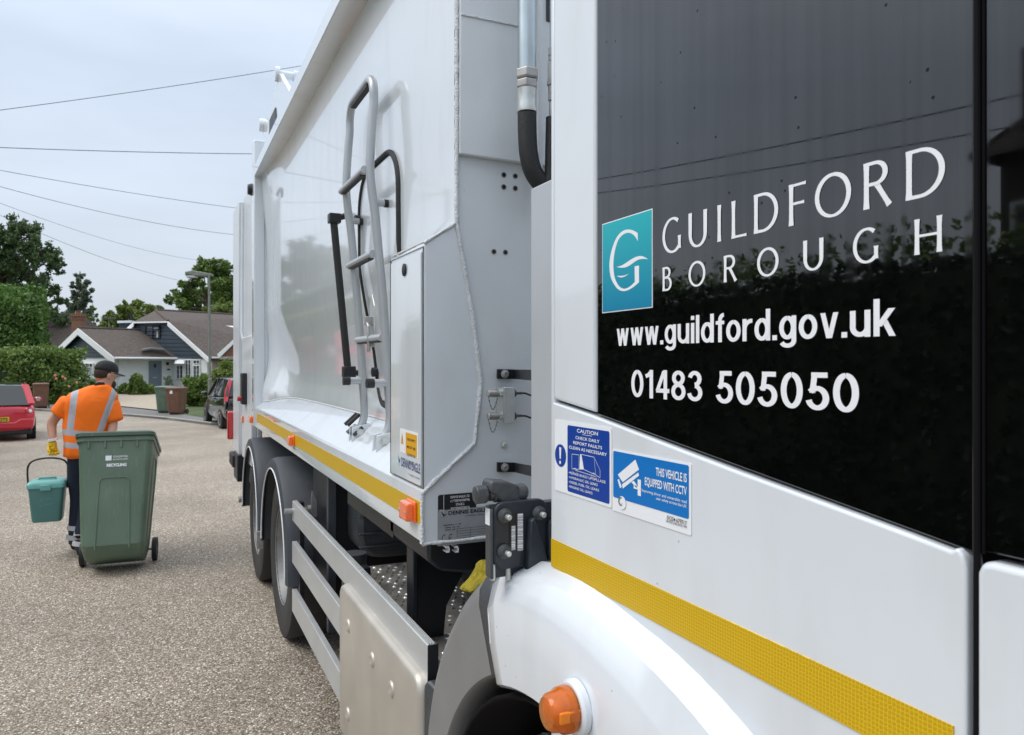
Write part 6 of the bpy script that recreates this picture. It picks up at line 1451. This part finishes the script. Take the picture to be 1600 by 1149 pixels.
# shirt: loose torso and short sleeves, with reflective tape as printed bands
def shirt_mat():
    m = mat('orange_hi_vis_cloth', (.98, .19, .004), .75, bump=1, bscale=9)
    N = m.node_tree.nodes; K = m.node_tree.links.new; b = N['Principled BSDF']
    t = N.new('ShaderNodeTexCoord'); s_ = N.new('ShaderNodeSeparateXYZ'); K(t.outputs['Object'], s_.inputs[0])
    def band(val, c, hw):
        a = N.new('ShaderNodeMath'); a.operation = 'SUBTRACT'; K(val, a.inputs[0]); a.inputs[1].default_value = c
        q = N.new('ShaderNodeMath'); q.operation = 'ABSOLUTE'; K(a.outputs[0], q.inputs[0])
        l_ = N.new('ShaderNodeMath'); l_.operation = 'LESS_THAN'; K(q.outputs[0], l_.inputs[0]); l_.inputs[1].default_value = hw; return l_.outputs[0]
    def lin(ax_, az, k):                              # x*ax + z*az + k
        a = N.new('ShaderNodeMath'); a.operation = 'MULTIPLY_ADD'; K(s_.outputs[0], a.inputs[0]); a.inputs[1].default_value = ax_; a.inputs[2].default_value = k
        q = N.new('ShaderNodeMath'); q.operation = 'MULTIPLY_ADD'; K(s_.outputs[2], q.inputs[0]); q.inputs[1].default_value = az; K(a.outputs[0], q.inputs[2]); return q.outputs[0]
    def mx_(a, b_, op='MAXIMUM'):
        q = N.new('ShaderNodeMath'); q.operation = op
        for i, v in enumerate((a, b_)):
            if isinstance(v, (int, float)): q.inputs[i].default_value = v
            else: K(v, q.inputs[i])
        return q.outputs[0]
    z1_ = L_(130, 676).z; z2_ = L_(130, 695).z
    h1 = band(lin(.10, 1, 0), z1_ - .005, .025); h2b = band(lin(.10, 1, 0), z2_ - .005, .024)
    hx1 = mx_(h1, h2b)
    xl = lambda px: L_(px, 650).x
    # braces: left (114,608)->(108,676); right (176,618)->(152,680)
    def brace(p, q_, hw):
        (x0, y0), (x1, y1) = p, q_; X0_, Z0_ = xl(x0), L_(x0, y0).z; X1_, Z1_ = xl(x1), L_(x1, y1).z
        sl_ = (X1_-X0_)/(Z1_-Z0_); return band(lin(1, -sl_, 0), X0_ - sl_*Z0_, hw)
    up = N.new('ShaderNodeMath'); up.operation = 'GREATER_THAN'; K(s_.outputs[2], up.inputs[0]); up.inputs[1].default_value = z1_
    br_ = mx_(mx_(brace((118, 606), (109, 676), .027), brace((177, 616), (153, 680), .027)), up.outputs[0], 'MULTIPLY')
    tot = mx_(hx1, br_)
    inx = band(s_.outputs[0], xl(137), .215); tot = mx_(tot, mx_(inx, 1), 'MULTIPLY')
    m1 = N.new('ShaderNodeMix'); m1.data_type = 'RGBA'; K(tot, m1.inputs[0]); m1.inputs[6].default_value = (1, .18, .002, 1); m1.inputs[7].default_value = (.42, .42, .46, 1)
    K(m1.outputs[2], b.inputs['Base Color']); return m
M['shirt'] = shirt_mat()
def ell_loft(name, rings, m, parent, sub=1, n=22, fold=.012):
    """rings: (centre, half width x, half depth y)"""
    rr = []
    for i, (c, a, b) in enumerate(rings):
        o = []
        for k in range(n):
            t = 2*math.pi*k/n; w_ = 1 + fold/a * (math.sin(3*t + i*1.3) + .6*math.sin(7*t - i*.9))
            o.append(Vector((c.x + a*w_*math.copysign(abs(math.cos(t))**.85, math.cos(t)), c.y + b*w_*math.sin(t), c.z)))
        rr.append(o)
    return at_local(MB().loft(rr).build(name, m, None, subsurf=sub), parent)
def tshirt():
    rings = []
    for px, py, hw, hd in ((134, 716, 34, .16), (134, 708, 33, .158), (134, 692, 31.5, .155), (135, 672, 32, .15), (137, 655, 34, .152), (139, 640, 36.5, .15), (141, 628, 39, .14), (144, 618, 38, .125), (149, 610, 29, .10), (155, 604.5, 17, .085), (158, 601.5, 12, .075)):
        rings.append((L_(px, py), hw/1155*ZP*.96, hd))
    o = ell_loft('shirt', rings, 'shirt', person, 1, 34, .006)
    md = o.modifiers.new('w', 'DISPLACE'); tx_ = bpy.data.textures.new('cloth_folds', 'CLOUDS'); tx_.noise_scale = .11; md.texture = tx_; md.strength = .022; md.texture_coords = 'LOCAL'
    for (a, e_, cuff, r0, r1_) in ((L_(112, 624), ELB_L, L_(90, 650, .03), .088, .08), (L_(168, 625), ELB_R, L_(178.5, 661, -.03), .092, .088)):
        d = (cuff - a); rr = []
        u = d.normalized(); v = u.cross(Vector((0, 1, 0))).normalized(); w2 = u.cross(v)
        for i in range(7):
            t = i/6; rad = r0 + (r1_-r0)*t; c_ = a + d*t - v*0
            if i == 0: rad *= .75
            rr.append([c_ + (v*math.cos(2*math.pi*k/18) + w2*math.sin(2*math.pi*k/18)*.9) * rad*(1 + .05*math.sin(3*k + i)) for k in range(18)])
        at_local(MB().loft(rr, caps=True).build('sleeve', 'shirt', None, subsurf=1), o)
    return o
sh_ = tshirt()
at_local(MB().tube([L_(148, 603, -.06), L_(154, 599.5, -.055), L_(162, 600, -.02), L_(170, 606, .03)], .016, 8, squash=.6).build('collar', 'cap', None), sh_)
# trousers
def trousers():
    T = [(L_(134, 699), (.14, .115)), (L_(134, 706), (.155, .125)), (L_(134, 716), (.165, .13)), (HIP_L + Vector((-.01, 0, -.02)), .105), (L_(122, 748, .03), .098), (KN_L, .08), (L_(122, 806, .06), .078), (L_(119, 836, .06), .075),
         (HIP_R + Vector((0, 0, -.02)), .105), (L_(143, 750, -.01), .098), (KN_R, .08), (L_(134, 815, -.08), .078), (AN_R + Vector((0, 0, .02)), .078)]
    return skin_mesh('trousers', T, [(0,1),(1,2),(2,3),(3,4),(4,5),(5,6),(6,7),(2,8),(8,9),(9,10),(10,11),(11,12)], 2, M['denim'])
M['denim'] = mat('navy_work_trousers', (.010, .016, .034), .85, noise=.25, nscale=9, bump=.5, bscale=22)
M['silverband'] = mat('reflective_leg_band', (.55, .55, .58), .5, noise=.06, nscale=60)
tr_ = trousers()
def leg_band(a, b, r, h=.035):
    d = (b-a).normalized(); MBo = MB().lathe([(r*.98, -h/2), (r*1.03, -h/2+.003), (r*1.03, h/2-.003), (r*.98, h/2)], a, d, 22).build('leg_band', 'silverband', None, smooth=True); return at_local(MBo, tr_)
leg_band(L_(120.5, 824, .06), L_(119, 840, .06), .0775, .042); leg_band(L_(119, 839, .06), L_(118, 850, .06), .078, .042)
leg_band(L_(131, 836, -.11), L_(128, 850, -.14), .0785, .042); leg_band(L_(129, 850, -.135), L_(127, 860, -.14), .079, .042)
for p in (AN_L, AN_R):
    rr = []
    for t, w_, h, zc in ((-.08, .036, .035, .045), (-.06, .044, .05, .06), (0, .046, .075, .09), (.05, .045, .055, .065), (.12, .05, .035, .045), (.18, .046, .028, .034), (.21, .03, .02, .028)):
        rr.append([Vector((p.x + w_*math.cos(2*math.pi*k/14), p.y + t, max(p.z - .135 + .0, .01) * (1 if p is AN_L else 0) * 0 + zc + h*math.sin(2*math.pi*k/14))) for k in range(14)])
    bo = MB().loft(rr).build('boot', 'boot', None, subsurf=1); at_local(bo, person)
    if p is AN_L:
        bo.location = (0, 0, .02)
    at_local(MB().loft([[Vector((p.x + r_*math.cos(2*math.pi*k/14), p.y + r_*math.sin(2*math.pi*k/14), z)) for k in range(14)] for z, r_ in ((.06, .055), (.12, .056), (p.z + .02, .058))]).build('boot_shaft', 'boot', None), bo)
# head (turned to the right) with hair, beard, ear, nose, glasses and cap
hc = L_(165.5, 586, .06); yawh = R(-66)                  # facing between away and right
hd0 = link(bpy.data.objects.new('head', bpy.data.meshes.new('head')))
def sph(c, rx, ry, rz, n=20, m=14):
    rr = []
    for i in range(1, m): a = math.pi*i/m - math.pi/2; rr.append([Vector(c) + Vector((rx*math.cos(a)*math.cos(2*math.pi*k/n), ry*math.cos(a)*math.sin(2*math.pi*k/n), rz*math.sin(a))) for k in range(n)])
    return rr
bpy.data.objects.remove(hd0)
def headpart(mb, name, m, parent, sub=1):
    Rz = Matrix.Rotation(yawh, 3, 'Z') @ Matrix.Rotation(R(-12), 3, 'X')
    mb.v = [tuple(hc + Rz @ Vector(v)) for v in mb.v]; o = mb.build(name, m, None, subsurf=sub, angle=60); return at_local(o, parent)
h_ = MB().loft(sph((0, 0, .01), .075, .096, .112)); h_.loft(sph((0, .035, -.065), .052, .058, .05, 14, 10))
h_.add([(-.012, .09, -.02), (.012, .09, -.02), (0, .118, -.022), (0, .088, .025)], [(0,1,2),(1,3,2),(0,2,3),(0,3,1)])
for s_ in (-1, 1):
    h_.loft(sph((s_*.077, -.005, -.012), .010, .019, .031, 10, 8)); 
hd0 = headpart(h_, 'head', 'skin', person)
e_ = MB()
for s_ in (-1, 1): e_.loft(sph((s_*.028, .082, .012), .012, .010, .008, 10, 8))
headpart(e_, 'eyes', 'vinyl', hd0); lips = MB().loft(sph((0, .098, -.058), .022, .008, .006, 10, 6)); headpart(lips, 'mouth', 'rose', hd0)
headpart(MB().loft(sph((0, -.018, .012), .0785, .088, .085)), 'hair', 'hair', hd0)
bdm = MB().loft(sph((0, .045, -.078), .060, .062, .050)); bdm.loft(sph((0, .065, -.105), .035, .035, .035, 12, 8)); headpart(bdm, 'beard', 'hair', hd0)
gl = MB()
for s_ in (-1, 1): gl.tube([(s_*.078, -.01, .005), (s_*.078, .07, .012), (s_*.06, .10, .012)], .0022, 5).tube([(s_*.03 + .024*math.cos(R(k*30)), .106, .010 + .018*math.sin(R(k*30))) for k in range(12)], .002, 5, closed=True)
headpart(gl, 'glasses', 'silver', hd0, 0)
cpm = MB(); rr = []
for z, rx, ry in ((.022, .085, .106), (.05, .086, .107), (.085, .080, .098), (.11, .066, .08), (.128, .04, .05), (.134, .012, .015)): rr.append([Vector((rx*math.cos(2*math.pi*k/24), -.004 + ry*math.sin(2*math.pi*k/24), z)) for k in range(24)])
cpm.loft(rr); cap_ = headpart(cpm, 'cap', 'cap', hd0)
br = [[Vector((x*(1 - .25*t*t), .07 + .108*t - (x/.07)**2*.045*1, .040 - .012*t - abs(x/.07)**2*.015)) for x in np.linspace(-.07, .07, 11)] for t in np.linspace(0, 1, 6)]
headpart(MB().grid(br), 'cap_peak', 'cap', cap_, 1).modifiers.new('s', 'SOLIDIFY').thickness = .005
# gloved hands
def hand(wr, dirv, palmn, thumb, handle_dir, parent, name='glove'):
    """closed around a bar: palm plus four bent fingers of different lengths and a thumb"""
    d = Vector(dirv).normalized(); s = Vector(handle_dir).normalized(); nrm = d.cross(s).normalized() * palmn
    N_ = [(wr - d*.02, .034), (wr + d*.03, (.036, .028)), (wr + d*.075, (.040, .024))]; E_ = [(0,1),(1,2)]
    for i, (off, ln) in enumerate(((-.033, .062), (-.011, .072), (.011, .068), (.032, .054))):
        b0 = wr + d*.085 + s*off; k = len(N_)
        N_ += [(b0, .0125), (b0 + d*ln*.35 + nrm*.012, .0115), (b0 + d*ln*.45 + nrm*.038, .0105), (b0 + d*ln*.1 + nrm*.05, .0095)]
        E_ += [(2, k), (k, k+1), (k+1, k+2), (k+2, k+3)]
    k = len(N_); t0 = wr + d*.04 - s*.036*thumb
    N_ += [(t0, .014), (t0 + d*.03 + nrm*.028 - s*.006*thumb, .0125), (t0 + d*.05 + nrm*.045 + s*.012*thumb, .011)]; E_ += [(1, k), (k, k+1), (k+1, k+2)]
    return skin_mesh(name, N_, E_, 0, 'glove', parent, 1)
hl = hand(WR_L + Vector((0, 0, .004)), (.04, -.02, -1), 1, 1, (1, .12, 0), bodyo)
hr = hand(WR_R, (-.1, -.35, -.7), -1, -1, (1, 0, 0), bodyo)
at_local(MB().tube([WR_L + Vector((-.004, 0, .030)), WR_L + Vector((0, 0, .012))], [.042, .041], 16).build('glove_cuff', 'vinyl', None), bodyo)

# =================================================================== CARS
def make_car(name, paint, label, spec):
    r_ = empty(name, label=label, cat='car')
    Lh, Wd, H = spec['len']/2, spec['wid']/2, spec['h']; bl = spec['belt']
    # lower body loft along y (rear = -y)
    st = spec['stations']; rings = []
    for y, w_, zl, zb in st:
        w_ *= Wd
        half = [(w_*.80, zl), (w_*.96, zl+.06), (w_*1.0, zl+.28), (w_*1.0, zb-.22), (w_*.97, zb-.06), (w_*.90, zb)]
        rings.append([Vector((x, y, z)) for x, z in half] + [Vector((-x, y, z)) for x, z in half[::-1]])
    body = MB().loft(rings).build('car_body', paint, r_, subsurf=1, angle=60)
    # greenhouse
    gh = []
    for y, w0, z0, w1, z1 in spec['house']:
        w0 *= Wd; w1 *= Wd
        gh.append([Vector((x, y, z)) for x, z in ((w0, z0), ((w0+w1)/2+.01, (z0+z1)/2), (w1, z1-.03), (w1*.9, z1), (0, z1+.015), (-w1*.9, z1), (-w1, z1-.03), (-(w0+w1)/2-.01, (z0+z1)/2), (-w0, z0))])
    MB().loft(gh).build('window_glass', 'carglass', r_, angle=25)
    rf = []
    for y, w0, z0, w1, z1 in spec['house'][1:-1]:
        w1 *= Wd; rf.append([Vector((x, y, z)) for x, z in ((w1+.006, z1-.05), (w1*.93, z1+.004), (0, z1+.022), (-w1*.93, z1+.004), (-w1-.006, z1-.05), (0, z1-.02))])
    MB().loft(rf).build('car_roof', paint, r_, subsurf=1, angle=60)
    for s_ in (-1, 1):
        for seq, rad in spec['pillars']:
            MB().tube([(s_*x*Wd, y, z) for x, y, z in seq], rad, 8, squash=1.6).build('pillar', paint, r_)
    for y in spec['axles']:
        for s_ in (-1, 1):
            MB().lathe([(0, 0), (.355, 0), (.355, .02)], (s_*(Wd-.012), y, .32), (-s_, 0, 0), 28).build('wheel_arch', 'black', r_)
            t_ = MB().lathe([(.20, 0), (.29, -.005), (.31, .02), (.31, .17), (.29, .19), (.2, .19)], (s_*(Wd-.0), y, .31), (-s_, 0, 0), 30, caps=False).build('wheel', 'tyre', r_)
            sp = MB().lathe([(0, .03), (.06, .02), (.06, .06), (0, .06)], (s_*Wd, y, .31), (-s_, 0, 0), 14).lathe([(.17, .0), (.21, -.004), (.205, .03), (.17, .03)], (s_*Wd, y, .31), (-s_, 0, 0), 30, caps=False)
            for k in range(7):
                a = 2*math.pi*k/7; u = Vector((0, math.cos(a), math.sin(a))); v_ = Vector((0, -math.sin(a), math.cos(a))); c0 = Vector((s_*(Wd-.015), y, .31))
                sp.prism([c0 + u*.04 - v_*.02, c0 + u*.19 - v_*.028, c0 + u*.19 + v_*.028, c0 + u*.04 + v_*.02], (-s_*.03, 0, 0))
            sp.build('alloy_rim', 'chrome', t_)
            MB().lathe([(0, .05), (.2, .05), (.2, .07)], (s_*Wd, y, .31), (-s_, 0, 0), 20).build('brake_disc', 'castgrey', t_)
    return r_
spec = dict(len=3.9, wid=1.66, h=1.46, belt=.92,
    stations=[(-1.95, .86, .45, .80), (-1.93, .93, .30, .92), (-1.80, .98, .24, .96), (-1.3, 1, .2, .95), (0, 1, .18, .92), (.9, .99, .18, .90), (1.5, .95, .2, .80), (1.85, .86, .25, .68), (1.92, .75, .4, .58)],
    house=[(-1.86, .86, .93, .80, .97), (-1.50, .90, .93, .70, 1.42), (-1.1, .92, .93, .72, 1.47), (0, .92, .90, .72, 1.48), (.35, .92, .88, .70, 1.44), (1.15, .86, .88, .78, .90)],
    pillars=[([(.87, -1.86, .95), (.72, -1.50, 1.42)], .06), ([(.90, -.9, .93), (.74, -.8, 1.45)], .03), ([(.91, .1, .9), (.74, .05, 1.45)], .022), ([(.86, 1.15, .90), (.71, .35, 1.43)], .03)], axles=(-1.22, 1.22))
red = make_car('parked_car', 'paint_red', 'red hatchback parked facing away at the left kerb, cut off by the frame', spec)
MB().box((-.60, -1.955, .60), (.60, -1.945, .60)).build
# rear details
MB().prism([(-.70, -1.905, .93), (.70, -1.905, .93), (.60, -1.58, 1.36), (-.60, -1.58, 1.36)], (0, -.015, .01)).build('rear_window', 'carglass', red, bevel=.01)
MB().box((-.74, -1.90, .20), (.74, -1.72, .33)).build('rear_valance', 'black', red, bevel=.03)
MB().prism([(-.77, -1.96, .36), (.77, -1.96, .36), (.78, -1.96, .60), (.5, -1.975, .60), (.38, -1.975, .52), (-.38, -1.975, .52), (-.5, -1.975, .60), (-.78, -1.96, .60)], (0, .12, 0)).build('rear_bumper', 'paint_red', red, bevel=.03, seg=3)
for s_ in (-1, 1):
    MB().lathe([(0, 0), (.075, 0), (.06, .02), (0, .025)], (s_*.66, -1.935, .80), (s_*.35, -1, .1), 20).lathe([(0, 0), (.055, 0), (.04, .02), (0, .022)], (s_*.755, -1.88, .80), (s_*.7, -1, .1), 16).build('tail_light', 'redlens', red)
    MB().lathe([(0, 0), (.045, 0), (.035, .022), (0, .025)], (s_*.70, -1.94, .79), (s_*.4, -1, .1), 16).build('light_centre', 'vinyl', red)
    mr = MB().loft(sph((s_*.93, .62, .98), .10, .06, .065, 14, 10)).build('door_mirror', 'paint_red', red)
    MB().lathe([(0, 0), (.055, 0), (.05, .006), (0, .006)], (s_*.93, .565, .98), (0, -1, 0), 16).build('mirror_glass', 'chrome', mr)
pl_ = MB().box((-.26, -1.985, .545), (.26, -1.975, .655)).build('number_plate', 'plate_y', red, bevel=.003)
mb = MB(); text(mb, 'OTS', (.04, -1.988, .565), (1,0,0), UP, .19, .07, .03); mb.build('plate_characters', 'vblack', pl_, smooth=False)
MB().tube([(-.5, -1.9, .23), (-.5, -2.0, .22)], .025, 10).build('exhaust_tip', 'steel', red)
for x in (-.35, .35): MB().loft(sph((x, -.35, 1.02), .13, .06, .13, 12, 8)).build('headrest', 'guard', red)
q = W(-4, 567, 19.9); red.location = (q.x, q.y, g(q.y) - .02); red.rotation_euler = (0, 0, R(9))

spec = dict(len=4.05, wid=1.69, h=1.53, belt=.98,
    stations=[(-2.0, .84, .45, .86), (-1.97, .93, .3, .98), (-1.85, .98, .24, 1.02), (-1.3, 1, .2, 1.0), (0, 1, .18, .97), (.9, .99, .18, .94), (1.55, .95, .2, .84), (1.92, .84, .25, .70), (1.98, .74, .4, .6)],
    house=[(-1.90, .88, .98, .82, 1.02), (-1.74, .90, .98, .74, 1.48), (-1.3, .92, .98, .74, 1.53), (0, .92, .95, .73, 1.55), (.4, .92, .93, .71, 1.50), (1.25, .87, .93, .80, .95)],
    pillars=[([(.88, -1.90, 1.0), (.75, -1.74, 1.48)], .06), ([(.90, -1.0, .98), (.76, -.95, 1.5)], .035), ([(.91, .05, .95), (.76, 0, 1.52)], .022), ([(.87, 1.25, .95), (.72, .4, 1.50)], .03)], axles=(-1.28, 1.28))
blk = make_car('parked_car', 'paint_black', 'black hatchback with tall red tail lights parked by the shrubs beside the truck', spec)
MB().prism([(-.70, -1.955, 1.0), (.70, -1.955, 1.0), (.60, -1.80, 1.44), (-.60, -1.80, 1.44)], (0, -.015, .01)).build('rear_window', 'carglass', blk, bevel=.01)
for s_ in (-1, 1):
    MB().prism([(s_*.74, -1.99, .86), (s_*.84, -1.88, .86), (s_*.80, -1.84, 1.2), (s_*.67, -1.80, 1.50), (s_*.60, -1.88, 1.50), (s_*.70, -1.95, 1.1)], (0, -.03, .0)).build('tail_light', 'redlens', blk, bevel=.008)
    mr = MB().loft(sph((s_*.95, .72, 1.02), .10, .06, .07, 14, 10)).build('door_mirror', 'paint_black', blk)
    MB().box((s_*.62-.1, -2.0, .50), (s_*.62+.1, -1.98, .54)).build('rear_reflector', 'redlens', blk)
MB().box((-.80, -2.03, .33), (.80, -1.90, .62)).build('rear_bumper', 'paint_black', blk, bevel=.04, seg=3)
MB().box((-.26, -2.045, .56), (.26, -2.03, .67)).build('number_plate', 'plate_y', blk, bevel=.003)
ra = W(343, 567, 22.3); fa = W(318, 567, 24.7); hd2 = math.atan2(-(fa.x-ra.x), fa.y-ra.y)
hv = Vector((-math.sin(hd2), math.cos(hd2), 0)); rv = Vector((math.cos(hd2), math.sin(hd2), 0))
# rear-left wheel at ra
ctr = ra + hv*1.28 + rv*.845; blk.location = (ctr.x, ctr.y, g(ctr.y) + .0); blk.rotation_euler = (0, 0, hd2)

# garden gate slats
g0 = fn
for k in range(5):
    p = W(128 + 3.6*k, 580, 42); MB().box((p.x-.03, p.y-.02, -.2), (p.x+.03, p.y+.02, p.z + .25)).build('gate_slat', 'upvc', g0, smooth=False)
a = W(126, 586, 42); b = W(152, 592, 42)
MB().tube([a, b], .04, 6).tube([W(126, 600, 42), W(152, 602, 42)], .04, 6).build('gate_rail', 'upvc', g0)
# low kerb edging, street name free; manhole-like worn patch is left to the road material
